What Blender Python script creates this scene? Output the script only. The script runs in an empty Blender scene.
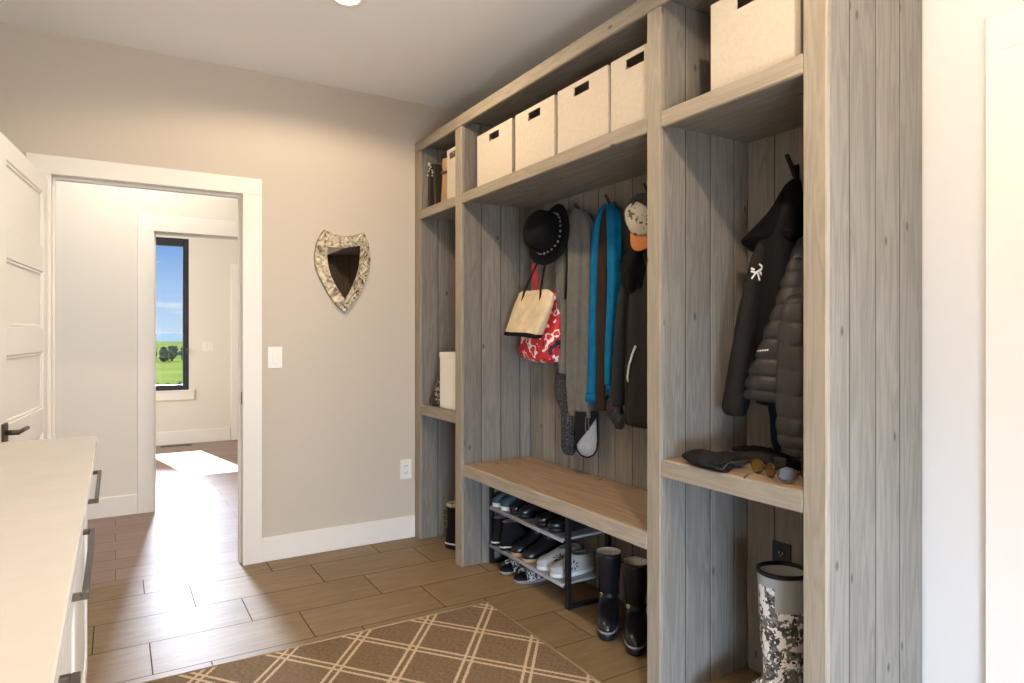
import bpy, bmesh, math, random
from mathutils import Vector, Matrix
from mathutils.bvhtree import BVHTree
R = random.Random(7)
sc = bpy.context.scene
COL = sc.collection
PI = math.pi

# ------------------------------------------------------------------ camera
cam = bpy.data.cameras.new('camera'); camo = bpy.data.objects.new('camera', cam); COL.objects.link(camo)
camo.location = (0, 0, 1.2682); camo.rotation_euler = (PI/2, 0, -0.5398)
cam.sensor_width = 36; cam.lens = 661.74/1024*36; cam.shift_y = -0.00583; cam.clip_start = .02; cam.clip_end = 3000
sc.camera = camo
sc.view_settings.view_transform = 'Standard'; sc.view_settings.look = 'None'
sc.view_settings.gamma = 1; sc.view_settings.use_curve_mapping = False
sc.view_settings.exposure = 0.0

# ------------------------------------------------------------------ world, sun, daylight, added fill
def nt(m):
    m.use_nodes = True
    return m.node_tree.nodes, m.node_tree.links
world = bpy.data.worlds.new('sky'); sc.world = world
n, l = nt(world); n.clear()
def node(n, t, **k):
    o = n.new(t)
    for a, b in k.items():
        if a == 'inp':
            for i, v in b.items(): o.inputs[i].default_value = v
        else: setattr(o, a, b)
    return o
wo = node(n, 'ShaderNodeOutputWorld'); bg = node(n, 'ShaderNodeBackground'); l.new(bg.outputs[0], wo.inputs[0])
tc = node(n, 'ShaderNodeTexCoord'); sep = node(n, 'ShaderNodeSeparateXYZ'); l.new(tc.outputs['Generated'], sep.inputs[0])
grad = node(n, 'ShaderNodeValToRGB'); l.new(sep.outputs['Z'], grad.inputs[0])
e = grad.color_ramp.elements
e[0].position = 0.0; e[0].color = (.62, .78, .95, 1)
e[1].position = .13; e[1].color = (.15, .37, .82, 1)
x = e.new(.035); x.color = (.48, .70, .97, 1)
x = e.new(.6); x.color = (.10, .26, .70, 1)
mp = node(n, 'ShaderNodeMapping', inp={'Scale': (6, 6, 26), 'Location': (.4, 0, .93)}); l.new(tc.outputs['Generated'], mp.inputs[0])
nz = node(n, 'ShaderNodeTexNoise', inp={'Scale': 1.6, 'Detail': 5}); l.new(mp.outputs[0], nz.inputs[0])
cr = node(n, 'ShaderNodeValToRGB'); l.new(nz.outputs[0], cr.inputs[0])
cr.color_ramp.elements[0].position = .50; cr.color_ramp.elements[1].position = .66
mx = node(n, 'ShaderNodeMixRGB', inp={'Color2': (.92, .94, .97, 1)}); l.new(cr.outputs[0], mx.inputs[0]); l.new(grad.outputs[0], mx.inputs[1])
l.new(mx.outputs[0], bg.inputs[0]); bg.inputs[1].default_value = 1.0

def light(name, typ, loc, energy, color, parent=None, aim=None, **k):
    d = bpy.data.lights.new(name, typ); d.energy = energy; d.color = color
    for a, b in k.items(): setattr(d, a, b)
    o = bpy.data.objects.new(name, d); COL.objects.link(o); o.location = loc
    if aim is not None:
        o.rotation_euler = Vector(aim).to_track_quat('-Z', 'Y').to_euler()
    if parent: o.parent = parent
    return o
light('sun', 'SUN', (0, 12, 14), 30, (1, .95, .86), aim=(.2, -1, -1.08), angle=.006)
# added light panel, out of view over the meadow, shining in the far window
light('outdoor_fill_panel', 'AREA', (1.0, 30, 8.0), 4600, (.76, .84, 1), aim=(-.6, -25, -7.0), shape='RECTANGLE', size=8.5, size_y=4.2, spread=math.radians(70))
# daylight: glazed entry behind the camera; then added fill lights out of view
light('entry_daylight', 'AREA', (2.04, -.85, 1.15), 31, (.92, .96, 1), aim=(-.6, 1, 0), shape='RECTANGLE', size=1.0, size_y=1.9, spread=math.radians(80))
light('rear_daylight', 'AREA', (.10, -1.5, .58), 36, (.56, .75, 1), aim=(.52, 1, -.30), shape='RECTANGLE', size=1.2, size_y=.7, spread=math.radians(74))
light('ceiling_fill', 'AREA', (-.2, -1.1, .35), 55, (.96, .97, 1), aim=(-.02, .5, 1), shape='RECTANGLE', size=.9, size_y=.6, spread=math.radians(120))  # added upward fill that brightens the ceiling
light('hall_fill', 'AREA', (-1.85, 4.7, 1.3), 9, (1, .95, .88), aim=(1, 0, 0), shape='RECTANGLE', size=1.2, size_y=1.8)  # added fill at the unseen hall end
light('far_room_fill', 'AREA', (-1.45, 7.2, 1.5), 70, (1, .96, .88), aim=(1, 0, 0), shape='RECTANGLE', size=1.6, size_y=1.8)  # added fill for the far room, with no window behind it

WARM = (1, .79, .54)
LAMPS = [('recessed_light', (.866, 2.845), 72, WARM, 'small round recessed downlight glowing in the ceiling, nearest the shield mirror wall'),
         ('recessed_light', (.866, .50), 110, WARM, 'small round recessed ceiling downlight over the middle of the lattice rug'),
         ('recessed_light', (.866, -1.1), 25, WARM, 'small round recessed ceiling downlight nearest the entry'),
         ('recessed_light', (.20, 4.72), 62, (1, .90, .76), 'small round recessed downlight added out of view to brighten the hallway')]  # hall downlight is an unseen addition that brightens the hall

# ------------------------------------------------------------------ materials
MATS = {}
def mat(name, col, rough=.6, metal=0, bump=0, bscale=60, var=0, vscale=8, spec=.5, emit=0, coat=0, sheen=0, stretch=None):
    if name in MATS: return MATS[name]
    m = bpy.data.materials.new(name); MATS[name] = m
    n, l = nt(m); b = n['Principled BSDF']
    c4 = (*col, 1)
    b.inputs['Base Color'].default_value = c4; b.inputs['Roughness'].default_value = rough
    b.inputs['Metallic'].default_value = metal; b.inputs['Specular IOR Level'].default_value = spec
    b.inputs['Coat Weight'].default_value = coat
    if sheen: b.inputs['Sheen Weight'].default_value = sheen
    if emit: b.inputs['Emission Color'].default_value = c4; b.inputs['Emission Strength'].default_value = emit
    tc = node(n, 'ShaderNodeTexCoord'); src = tc.outputs['Object']
    if stretch:
        mp = node(n, 'ShaderNodeMapping', inp={'Scale': stretch}); l.new(src, mp.inputs[0]); src = mp.outputs[0]
    if var:
        nz = node(n, 'ShaderNodeTexNoise', inp={'Scale': vscale, 'Detail': 4}); l.new(src, nz.inputs[0])
        rp = node(n, 'ShaderNodeValToRGB'); l.new(nz.outputs[0], rp.inputs[0])
        rp.color_ramp.elements[0].position = .3; rp.color_ramp.elements[1].position = .7
        rp.color_ramp.elements[0].color = (*[max(0, c*(1-var)) for c in col], 1)
        rp.color_ramp.elements[1].color = (*[min(1, c*(1+var)) for c in col], 1)
        l.new(rp.outputs[0], b.inputs['Base Color'])
    if bump:
        nb = node(n, 'ShaderNodeTexNoise', inp={'Scale': bscale, 'Detail': 3}); l.new(src, nb.inputs[0])
        bp = node(n, 'ShaderNodeBump', inp={'Strength': bump, 'Distance': .004}); l.new(nb.outputs[0], bp.inputs['Height'])
        l.new(bp.outputs[0], b.inputs['Normal'])
    return m

def splotch(name, cols, scale, rough=.7, detail=3, seed=0.0):
    """patchy print: noise through a constant ramp; cols = [(pos, rgb), ...]"""
    m = bpy.data.materials.new(name); MATS[name] = m
    n, l = nt(m); b = n['Principled BSDF']; b.inputs['Roughness'].default_value = rough
    tc = node(n, 'ShaderNodeTexCoord'); mp = node(n, 'ShaderNodeMapping', inp={'Location': (seed, seed*.7, 0)}); l.new(tc.outputs['Object'], mp.inputs[0])
    nz = node(n, 'ShaderNodeTexNoise', inp={'Scale': scale, 'Detail': detail}); l.new(mp.outputs[0], nz.inputs[0])
    rp = node(n, 'ShaderNodeValToRGB'); l.new(nz.outputs[0], rp.inputs[0]); rp.color_ramp.interpolation = 'CONSTANT'
    es = rp.color_ramp.elements
    es[0].position = 0; es[0].color = (*cols[0][1], 1); es[1].position = cols[1][0]; es[1].color = (*cols[1][1], 1)
    for p, c in cols[2:]:
        x = es.new(p); x.color = (*c, 1)
    l.new(rp.outputs[0], b.inputs['Base Color'])
    return m

def pine(name, c_light, c_dark, rough=.62, knots=True, tint=.10):
    m = bpy.data.materials.new(name); MATS[name] = m
    n, l = nt(m); b = n['Principled BSDF']; b.inputs['Roughness'].default_value = rough; b.inputs['Specular IOR Level'].default_value = .3
    uv = node(n, 'ShaderNodeUVMap')
    mp = node(n, 'ShaderNodeMapping', inp={'Scale': (1.3, 16, 1)}); l.new(uv.outputs[0], mp.inputs[0])
    nz = node(n, 'ShaderNodeTexNoise', inp={'Scale': 1.4, 'Detail': 5, 'Distortion': .6}); l.new(mp.outputs[0], nz.inputs[0])
    wv = node(n, 'ShaderNodeMath', operation='MULTIPLY', inp={1: 34.0}); l.new(nz.outputs[0], wv.inputs[0])
    sn = node(n, 'ShaderNodeMath', operation='SINE'); l.new(wv.outputs[0], sn.inputs[0])
    fine = node(n, 'ShaderNodeTexNoise', inp={'Scale': 1.0, 'Detail': 4})
    mp2 = node(n, 'ShaderNodeMapping', inp={'Scale': (6, 220, 1)}); l.new(uv.outputs[0], mp2.inputs[0]); l.new(mp2.outputs[0], fine.inputs[0])
    a1 = node(n, 'ShaderNodeMath', operation='MULTIPLY_ADD', inp={1: .12, 2: .33}); l.new(sn.outputs[0], a1.inputs[0])
    a2 = node(n, 'ShaderNodeMath', operation='MULTIPLY_ADD', inp={1: .40}); l.new(fine.outputs[0], a2.inputs[0]); l.new(a1.outputs[0], a2.inputs[2])
    rp = node(n, 'ShaderNodeValToRGB'); l.new(a2.outputs[0], rp.inputs[0])
    rp.color_ramp.elements[0].position = .25; rp.color_ramp.elements[0].color = (*c_dark, 1)
    rp.color_ramp.elements[1].position = .75; rp.color_ramp.elements[1].color = (*c_light, 1)
    out = rp.outputs[0]
    at = node(n, 'ShaderNodeAttribute', attribute_name='rnd')
    mr = node(n, 'ShaderNodeMapRange', inp={3: 1-tint, 4: 1+tint}); l.new(at.outputs['Fac'], mr.inputs[0])
    vm = node(n, 'ShaderNodeVectorMath', operation='SCALE'); l.new(out, vm.inputs[0]); l.new(mr.outputs[0], vm.inputs['Scale']); out = vm.outputs[0]
    if knots:
        mk = node(n, 'ShaderNodeMapping', inp={'Scale': (3.2, 6.5, 1)}); l.new(uv.outputs[0], mk.inputs[0])
        vo = node(n, 'ShaderNodeTexVoronoi', voronoi_dimensions='2D', inp={'Scale': 1.0, 'Randomness': 1}); l.new(mk.outputs[0], vo.inputs[0])
        kr = node(n, 'ShaderNodeMapRange', inp={1: .02, 2: .06, 3: .85, 4: 0}); l.new(vo.outputs['Distance'], kr.inputs[0])
        sp = node(n, 'ShaderNodeSeparateXYZ'); l.new(vo.outputs['Color'], sp.inputs[0])
        gt = node(n, 'ShaderNodeMath', operation='GREATER_THAN', inp={1: .62}); l.new(sp.outputs[0], gt.inputs[0])
        km = node(n, 'ShaderNodeMath', operation='MULTIPLY'); l.new(kr.outputs[0], km.inputs[0]); l.new(gt.outputs[0], km.inputs[1])
        mxk = node(n, 'ShaderNodeMixRGB', inp={'Color2': (*[c*.35 for c in c_dark], 1)}); l.new(km.outputs[0], mxk.inputs[0]); l.new(out, mxk.inputs[1]); out = mxk.outputs[0]
    l.new(out, b.inputs['Base Color'])
    bp = node(n, 'ShaderNodeBump', inp={'Strength': .12, 'Distance': .002}); l.new(a2.outputs[0], bp.inputs['Height']); l.new(bp.outputs[0], b.inputs['Normal'])
    return m

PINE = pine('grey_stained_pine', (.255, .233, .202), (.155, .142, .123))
PINE_F = pine('lit_front_pine', (.36, .305, .235), (.25, .21, .158))  # same stain as PINE, with lamp light on front faces put into the colour
PINE_SEAT = pine('lit_seat_pine', (.40, .275, .18), (.215, .14, .09), knots=True)  # same stain, warmed: lamp light on upward faces put into the colour
WALL = mat('greige_paint', (.56, .50, .42), .75, bump=.04, bscale=240)
WALL2 = mat('pale_paint', (.73, .685, .615), .75, bump=.03, bscale=240)
WALLR = mat('white_wall_paint', (.68, .665, .655), .75, bump=.03, bscale=240)
CEIL = mat('ceiling_paint', (.90, .90, .91), .85, bump=.05, bscale=180)
TRIM = mat('trim_paint', (.80, .765, .71), .42)
DOORP = mat('door_paint', (.88, .86, .82), .40)
BLACKM = mat('black_metal', (.012, .012, .014), .4, metal=.3)
DARKM = mat('window_frame_metal', (.014, .016, .024), .4)
NICKEL = mat('brushed_bronze', (.10, .085, .068), .45, metal=.7)

# ------------------------------------------------------------------ mesh builder
class MB:
    def __init__(s):
        s.bm = bmesh.new(); s.uv = s.bm.loops.layers.uv.new('UVMap'); s.rnd = s.bm.faces.layers.float.new('rnd')
    def _uv(s, faces, grain=2):
        off = (R.uniform(0, 40), R.uniform(0, 40)); r = R.random()
        for f in faces:
            f[s.rnd] = r
            nn = f.normal; ax = max(range(3), key=lambda i: abs(nn[i]))
            others = [i for i in range(3) if i != ax]
            g = grain if grain in others else others[0]
            c = [i for i in others if i != g][0]
            for lp in f.loops:
                co = lp.vert.co
                lp[s.uv].uv = (co[g]+off[0], co[c]+off[1] + .37*ax)
    def box(s, x0, x1, y0, y1, z0, z1, bev=.003, grain=2, rot=None, piv=None, seg=1):
        x0, x1 = min(x0, x1), max(x0, x1); y0, y1 = min(y0, y1), max(y0, y1); z0, z1 = min(z0, z1), max(z0, z1)
        t = bmesh.new(); bmesh.ops.create_cube(t, size=1)
        for v in t.verts:
            v.co = Vector(((x0+x1)/2+v.co.x*(x1-x0), (y0+y1)/2+v.co.y*(y1-y0), (z0+z1)/2+v.co.z*(z1-z0)))
        bev = min(bev, .45*min(x1-x0, y1-y0, z1-z0))
        if bev > 0: bmesh.ops.bevel(t, geom=t.edges[:], offset=bev, segments=seg, affect='EDGES', profile=.5)
        return s._merge(t, grain, rot, piv)
    def _merge(s, t, grain=2, rot=None, piv=None, smooth=False):
        t.normal_update()
        vm = {}; fs = []
        for v in t.verts: vm[v] = s.bm.verts.new(v.co)
        for f in t.faces:
            try: nf = s.bm.faces.new([vm[v] for v in f.verts])
            except ValueError: continue
            nf.smooth = smooth; fs.append(nf)
        for f in fs: f.normal_update()
        s._uv(fs, grain); t.free()
        nv = list(vm.values())
        if rot is not None:
            p = Vector(piv)
            for v in nv: v.co = p + rot @ (v.co-p)
        return nv
    def quadgrid(s, rings, closed=True, cap0=True, cap1=True, smooth=True):
        vs = [[s.bm.verts.new(p) for p in r] for r in rings]; fs = []
        k = len(rings[0])
        for i in range(len(rings)-1):
            for j in range(k if closed else k-1):
                a, b = vs[i][j], vs[i][(j+1) % k]; c, d = vs[i+1][(j+1) % k], vs[i+1][j]
                try: fs.append(s.bm.faces.new((a, b, c, d)))
                except ValueError: pass
        if closed and cap0: fs.append(s.bm.faces.new(vs[0][::-1]))
        if closed and cap1: fs.append(s.bm.faces.new(vs[-1]))
        for f in fs: f.smooth = smooth; f.normal_update()
        s._uv(fs)
        return [v for r in vs for v in r]
    def tube(s, pts, r, seg=8, closed=False, taper=None):
        pts = [Vector(p) for p in pts]; rings = []; N = len(pts); up = Vector((0, 0, 1)); prev = None
        for i, p in enumerate(pts):
            a = pts[(i-1) % N] if (closed or i > 0) else p; b = pts[(i+1) % N] if (closed or i < N-1) else p
            t = (b-a).normalized()
            if prev is None:
                q = up if abs(t.dot(up)) < .9 else Vector((1, 0, 0)); u = t.cross(q).normalized()
            else: u = (prev - t*prev.dot(t)).normalized()
            prev = u; w = t.cross(u); rr = r*(taper[i] if taper else 1)
            rings.append([p + (u*math.cos(2*PI*k/seg)+w*math.sin(2*PI*k/seg))*rr for k in range(seg)])
        if closed: rings.append(rings[0]); return s.quadgrid(rings, True, False, False)
        return s.quadgrid(rings)
    def lathe(s, prof, center, axis='z', seg=32, cap=True):
        rings = []
        for r, h in prof:
            ring = []
            for k in range(seg):
                a = 2*PI*k/seg; c_, s_ = r*math.cos(a), r*math.sin(a)
                d = {'z': (c_, s_, h), 'x': (h, c_, s_), 'y': (s_, h, c_)}[axis]
                ring.append(Vector(center)+Vector(d))
            rings.append(ring)
        return s.quadgrid(rings, True, cap, cap)
    def prism(s, poly, d, axis, lo, bev=0.0):
        """polygon of 2-D points extruded along axis ('x': pts are (y,z); 'y': (x,z); 'z': (x,y))"""
        def P(p, h): return {'x': (h, p[0], p[1]), 'y': (p[0], h, p[1]), 'z': (p[0], p[1], h)}[axis]
        t = bmesh.new(); a = [t.verts.new(P(p, lo)) for p in poly]; b = [t.verts.new(P(p, lo+d)) for p in poly]; k = len(poly)
        t.faces.new(a[::-1]); t.faces.new(b)
        for i in range(k): t.faces.new((a[i], a[(i+1) % k], b[(i+1) % k], b[i]))
        bmesh.ops.recalc_face_normals(t, faces=t.faces[:])
        if bev: bmesh.ops.bevel(t, geom=t.edges[:], offset=bev, segments=2, affect='EDGES', profile=.5)
        return s._merge(t)
    def build(s, name, m, parent=None, sub=0, recalc=True, loc=None):
        if recalc: bmesh.ops.recalc_face_normals(s.bm, faces=s.bm.faces[:])
        org = Vector((0, 0, 0))
        if parent is not None: org = world_loc(parent)
        elif loc is not None: org = Vector(loc)
        for v in s.bm.verts: v.co -= org
        me = bpy.data.meshes.new(name); s.bm.to_mesh(me); s.bm.free()
        for q in (m if isinstance(m, (list, tuple)) else [m]): me.materials.append(q)
        o = bpy.data.objects.new(name, me); COL.objects.link(o)
        if parent is not None: o.parent = parent
        else: o.location = org
        if sub:
            md = o.modifiers.new('smooth', 'SUBSURF'); md.levels = sub; md.render_levels = sub
        return o
def world_loc(o):
    p = Vector((0, 0, 0))
    while o is not None: p += o.location; o = o.parent
    return p
def thing(name, label, cat, loc, group=None):
    o = bpy.data.objects.new(name, None); COL.objects.link(o); o.location = loc; o.empty_display_size = .05
    return tag(o, label, cat, group)
def tag(o, label, cat, group=None):
    o['label'] = label; o['category'] = cat
    if group: o['group'] = group
    return o
def struct(o):
    o['kind'] = 'structure'; return o
def catmull(P, n):
    """resample rows of numbers smoothly to n rows"""
    out = []; N = len(P)
    for i in range(n):
        t = i*(N-1)/(n-1); k = min(int(t), N-2); f = t-k
        p0, p1, p2, p3 = P[max(k-1, 0)], P[k], P[k+1], P[min(k+2, N-1)]
        out.append([.5*((2*b)+(c-a)*f+(2*a-5*b+4*c-d)*f*f+(-a+3*b-3*c+d)*f**3) for a, b, c, d in zip(p0, p1, p2, p3)])
    return out
def garment(rows, n=30, seg=40, folds=(), quilt=0, qn=8, pw=1.0, wr=.0, seed=1):
    """hanging cloth: rows (z, x, y, half depth, half width); folds = [(count, amp, phase, drift)]"""
    rr = random.Random(seed); ph = [rr.uniform(0, 6.28) for _ in range(6)]
    rings = []; rs = catmull(rows, n)
    for i, (z, x, y, a, b) in enumerate(rs):
        a = max(a, .004); b = max(b, .004); t = i/(n-1); ring = []
        for k in range(seg):
            th = 2*PI*k/seg; c, s_ = math.cos(th), math.sin(th); m = 1
            for cnt, amp, p, dr in folds: m += amp*min(1, t*3+.2)*math.sin(cnt*th+p+dr*t*6)
            if quilt: m += quilt*(abs(math.sin(PI*qn*t+.12*math.sin(3*th)))**.32-.84)
            if wr: m += wr*(math.sin(9*th+ph[0]+17*t)*math.sin(23*t+ph[1]+2*th)+.6*math.sin(5*th-ph[2]+31*t))
            cc = math.copysign(abs(c)**pw, c); ss = math.copysign(abs(s_)**pw, s_)
            xx = x+a*cc*m
            ring.append((min(xx, 2.062), y+b*ss*m, z))
        rings.append(ring)
    mb = MB(); mb.quadgrid(rings); return mb
def bvh(o):
    dg = bpy.context.evaluated_depsgraph_get(); bm = bmesh.new(); bm.from_mesh(o.data)
    w = world_loc(o)
    for v in bm.verts: v.co += w
    t = BVHTree.FromBMesh(bm); bm.free(); return t
def decal(o, polys, m, name, origin, off=.002, parent=None):
    """small printed/embroidered marks laid on a surface: polys of world points seen from origin"""
    t = bvh(o); mb = MB(); og = Vector(origin)
    for poly in polys:
        hits = [(t.ray_cast(og, (Vector(p)-og).normalized())[0], (Vector(p)-og).normalized()) for p in poly]
        if any(h is None for h, d in hits): print('mark missed', name); continue
        mb.bm.faces.new([mb.bm.verts.new(h-d*off) for h, d in hits])
    return mb.build(name, m, parent if parent else o, recalc=False)

# ------------------------------------------------------------------ dimensions
XC, XK, XW = 1.6216, 2.071, 2.10          # cubby front, cubby inner back, right wall
YB, H = 3.904, 2.74
Ya, Yb, Yc, Yd, Ye, Yf, Yg = 1.0794, 1.1511, 1.7065, 1.7746, 3.245, 3.3227, 3.8212
ZT, ZS1, ZS0, ZB1, ZB0, ZR1, ZR0 = 2.482, 2.0466, 1.99, .564, .503, .8376, .7773

# ------------------------------------------------------------------ floor materials and room shell
def tile_mat():
    m = bpy.data.materials.new('wood_look_floor_tile'); n, l = nt(m); b = n['Principled BSDF']
    tc = node(n, 'ShaderNodeTexCoord'); sp = node(n, 'ShaderNodeSeparateXYZ'); l.new(tc.outputs['Object'], sp.inputs[0])
    def M(op, a, b_=None, c=None):
        q = node(n, 'ShaderNodeMath', operation=op)
        for i, v in enumerate((a, b_, c)):
            if v is None: continue
            if isinstance(v, (int, float)): q.inputs[i].default_value = v
            else: l.new(v, q.inputs[i])
        return q.outputs[0]
    ry = M('DIVIDE', M('SUBTRACT', sp.outputs['Y'], 3.412), .30); row = M('FLOOR', ry)
    rx = M('DIVIDE', M('ADD', M('SUBTRACT', sp.outputs['X'], .322), M('MULTIPLY', row, .2)), .602)
    colm = M('FLOOR', rx); fx = M('FRACT', rx); fy = M('FRACT', ry)
    ex = M('MULTIPLY', M('MINIMUM', fx, M('SUBTRACT', 1, fx)), .602); ey = M('MULTIPLY', M('MINIMUM', fy, M('SUBTRACT', 1, fy)), .30)
    ed = M('MINIMUM', ex, ey); gr = node(n, 'ShaderNodeMapRange', inp={1: .0018, 2: .0034, 3: 1, 4: 0}); l.new(ed, gr.inputs[0])
    l.new(M('MULTIPLY', M('SUBTRACT', 1, gr.outputs[0]), .6), b.inputs['Specular IOR Level'])
    cb = node(n, 'ShaderNodeCombineXYZ'); l.new(row, cb.inputs[0]); l.new(colm, cb.inputs[1])
    wn = node(n, 'ShaderNodeTexWhiteNoise'); l.new(cb.outputs[0], wn.inputs[0])
    mp = node(n, 'ShaderNodeMapping', inp={'Scale': (5, 26, 1)}); l.new(tc.outputs['Object'], mp.inputs[0])
    av = node(n, 'ShaderNodeVectorMath', operation='ADD'); l.new(mp.outputs[0], av.inputs[0]); sc_ = node(n, 'ShaderNodeVectorMath', operation='SCALE', inp={'Scale': 30.0}); l.new(wn.outputs['Color'], sc_.inputs[0]); l.new(sc_.outputs[0], av.inputs[1])
    nz = node(n, 'ShaderNodeTexNoise', inp={'Scale': 1.1, 'Detail': 7, 'Roughness': .65, 'Distortion': .4}); l.new(av.outputs[0], nz.inputs[0])
    rp = node(n, 'ShaderNodeValToRGB'); l.new(nz.outputs[0], rp.inputs[0])
    rp.color_ramp.elements[0].position = .28; rp.color_ramp.elements[0].color = (.165, .102, .044, 1)
    rp.color_ramp.elements[1].position = .72; rp.color_ramp.elements[1].color = (.26, .175, .085, 1)
    mr = node(n, 'ShaderNodeMapRange', inp={3: .90, 4: 1.10}); l.new(wn.outputs['Value'], mr.inputs[0])
    vm = node(n, 'ShaderNodeVectorMath', operation='SCALE'); l.new(rp.outputs[0], vm.inputs[0]); l.new(mr.outputs[0], vm.inputs['Scale'])
    mx = node(n, 'ShaderNodeMixRGB', inp={'Color2': (.080, .056, .036, 1)}); l.new(gr.outputs[0], mx.inputs[0]); l.new(vm.outputs[0], mx.inputs[1])
    l.new(mx.outputs[0], b.inputs['Base Color'])
    b.inputs['Roughness'].default_value = .52; b.inputs['Specular IOR Level'].default_value = .6
    bp = node(n, 'ShaderNodeBump', inp={'Strength': .25, 'Distance': .002}, invert=True); l.new(gr.outputs[0], bp.inputs['Height']); l.new(bp.outputs[0], b.inputs['Normal'])
    return m
def plank_mat():
    m = bpy.data.materials.new('hall_wood_plank'); n, l = nt(m); b = n['Principled BSDF']
    tc = node(n, 'ShaderNodeTexCoord')
    br = node(n, 'ShaderNodeTexBrick', offset=.37, inp={'Scale': 1.0, 'Mortar Size': .002, 'Brick Width': 1.15, 'Row Height': .19, 'Color1': (.30, .205, .165, 1), 'Color2': (.36, .255, .21, 1), 'Mortar': (.10, .07, .055, 1), 'Bias': 0})
    l.new(tc.outputs['Object'], br.inputs[0])
    mp = node(n, 'ShaderNodeMapping', inp={'Scale': (3, 40, 1)}); l.new(tc.outputs['Object'], mp.inputs[0])
    nz = node(n, 'ShaderNodeTexNoise', inp={'Scale': 1.2, 'Detail': 5}); l.new(mp.outputs[0], nz.inputs[0])
    mx = node(n, 'ShaderNodeMixRGB', blend_type='MULTIPLY', inp={'Fac': .45}); l.new(br.outputs[0], mx.inputs[1]); l.new(nz.outputs[0], mx.inputs[2])
    l.new(mx.outputs[0], b.inputs['Base Color']); b.inputs['Roughness'].default_value = .55; b.inputs['Specular IOR Level'].default_value = .5
    return m
def shell(name, boxes, m, bev=0):
    mb = MB()
    for q in boxes: mb.box(*q, bev=bev)
    return struct(mb.build(name, m))
TILE, PLANK = tile_mat(), plank_mat()
shell('floor', [(-.95, 2.3, -1.9, 3.93, -.10, 0)], TILE)
shell('floor_hallway', [(-2.2, 2.6, 3.93, 8.85, -.10, 0)], PLANK)
shell('ceiling', [(-.95, 2.3, -1.9, 4.03, H, H+.15)], CEIL)
shell('ceiling_hallway', [(-2.2, 2.6, 4.03, 8.85, H, H+.15)], CEIL)
OX0, OX1, OZ = -.266, .602, 2.05           # main doorway opening
shell('wall_back', [(-.95, OX0-.02, YB, YB+.125, 0, H), (OX1+.02, 2.3, YB, YB+.125, 0, H), (OX0-.02, OX1+.02, YB, YB+.125, OZ+.02, H)], WALL)
shell('wall_right', [(XW, XW+.2, -1.9, YB, 0, H)], WALLR)
shell('wall_left', [(-.95, -.75, -1.9, YB, 0, H)], WALL)
shell('wall_front', [(-.75, XW, -1.9, -1.7, 0, H)], WALLR)
HX0, HX1, HZ, YH = .24, 1.12, 2.02, 5.42   # opening in the hallway wall
shell('wall_hallway', [(-2.2, HX0-.02, YH, YH+.12, 0, H), (HX1+.02, 2.6, YH, YH+.12, 0, H), (HX0-.02, HX1+.02, YH, YH+.12, HZ+.02, H)], WALL2)
shell('wall_hallway_end_left', [(-2.2, -2.0, YB+.125, YH, 0, H)], WALL2)
shell('wall_hallway_end_right', [(2.4, 2.6, YB+.125, YH, 0, H)], WALL2)
YF = 8.64; WX0, WX1, WZ0, WZ1 = .10, .742, .63, 2.405
shell('wall_far', [(-2.2, WX0, YF, YF+.2, 0, H), (WX1, 2.6, YF, YF+.2, 0, H), (WX0, WX1, YF, YF+.2, 0, WZ0), (WX0, WX1, YF, YF+.2, WZ1, H)], WALL2)
shell('wall_far_left', [(-2.2, -1.6, YH+.12, YF, 0, H)], WALL2)
shell('wall_far_right', [(2.2, 2.6, YH+.12, YF, 0, H)], WALL2)

def casing(name, x0, x1, zt, y, w=.10, th=.018, depth=.125, wt=.09):
    """flat casing round an opening whose front wall face is at y, with its jamb lining"""
    root = struct(bpy.data.objects.new(name, None)); COL.objects.link(root); root.location = ((x0+x1)/2, y, 0)
    mb = MB(); mb.box(x0-w, x0, y-th, y, 0, zt, bev=.002); mb.build('side_casing', TRIM, root)
    mb = MB(); mb.box(x1, x1+w, y-th, y, 0, zt, bev=.002); mb.build('side_casing', TRIM, root)
    mb = MB(); mb.box(x0-w, x1+w, y-th, y, zt, zt+wt, bev=.002); mb.build('head_casing', TRIM, root)
    mb = MB()
    mb.box(x0-.02, x0, y, y+depth, 0, zt, bev=.001); mb.box(x1, x1+.02, y, y+depth, 0, zt, bev=.001); mb.box(x0-.02, x1+.02, y, y+depth, zt, zt+.02, bev=.001)
    st = .012   # door stop
    mb.box(x0, x0+st, y+.045, y+.085, 0, zt, bev=.001); mb.box(x1-st, x1, y+.045, y+.085, 0, zt, bev=.001); mb.box(x0+st, x1-st, y+.045, y+.085, zt-st, zt, bev=.001)
    mb.build('jamb', TRIM, root)
    mb = MB(); mb.box(x0-w, x0, y+depth, y+depth+th, 0, zt, bev=.002); mb.box(x1, x1+w, y+depth, y+depth+th, 0, zt, bev=.002); mb.box(x0-w, x1+w, y+depth, y+depth+th, zt, zt+wt, bev=.002)
    mb.build('rear_casing', TRIM, root)
    return root
t1 = casing('trim_1', OX0, OX1, OZ, YB)
mb = MB(); mb.box(OX1-.002, OX1+.001, YB+.012, YB+.036, .885, .955, bev=.0005); mb.build('strike_plate', NICKEL, t1)
casing('trim_2', HX0, HX1, HZ, YH, depth=.12, wt=.115, w=.105)
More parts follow.
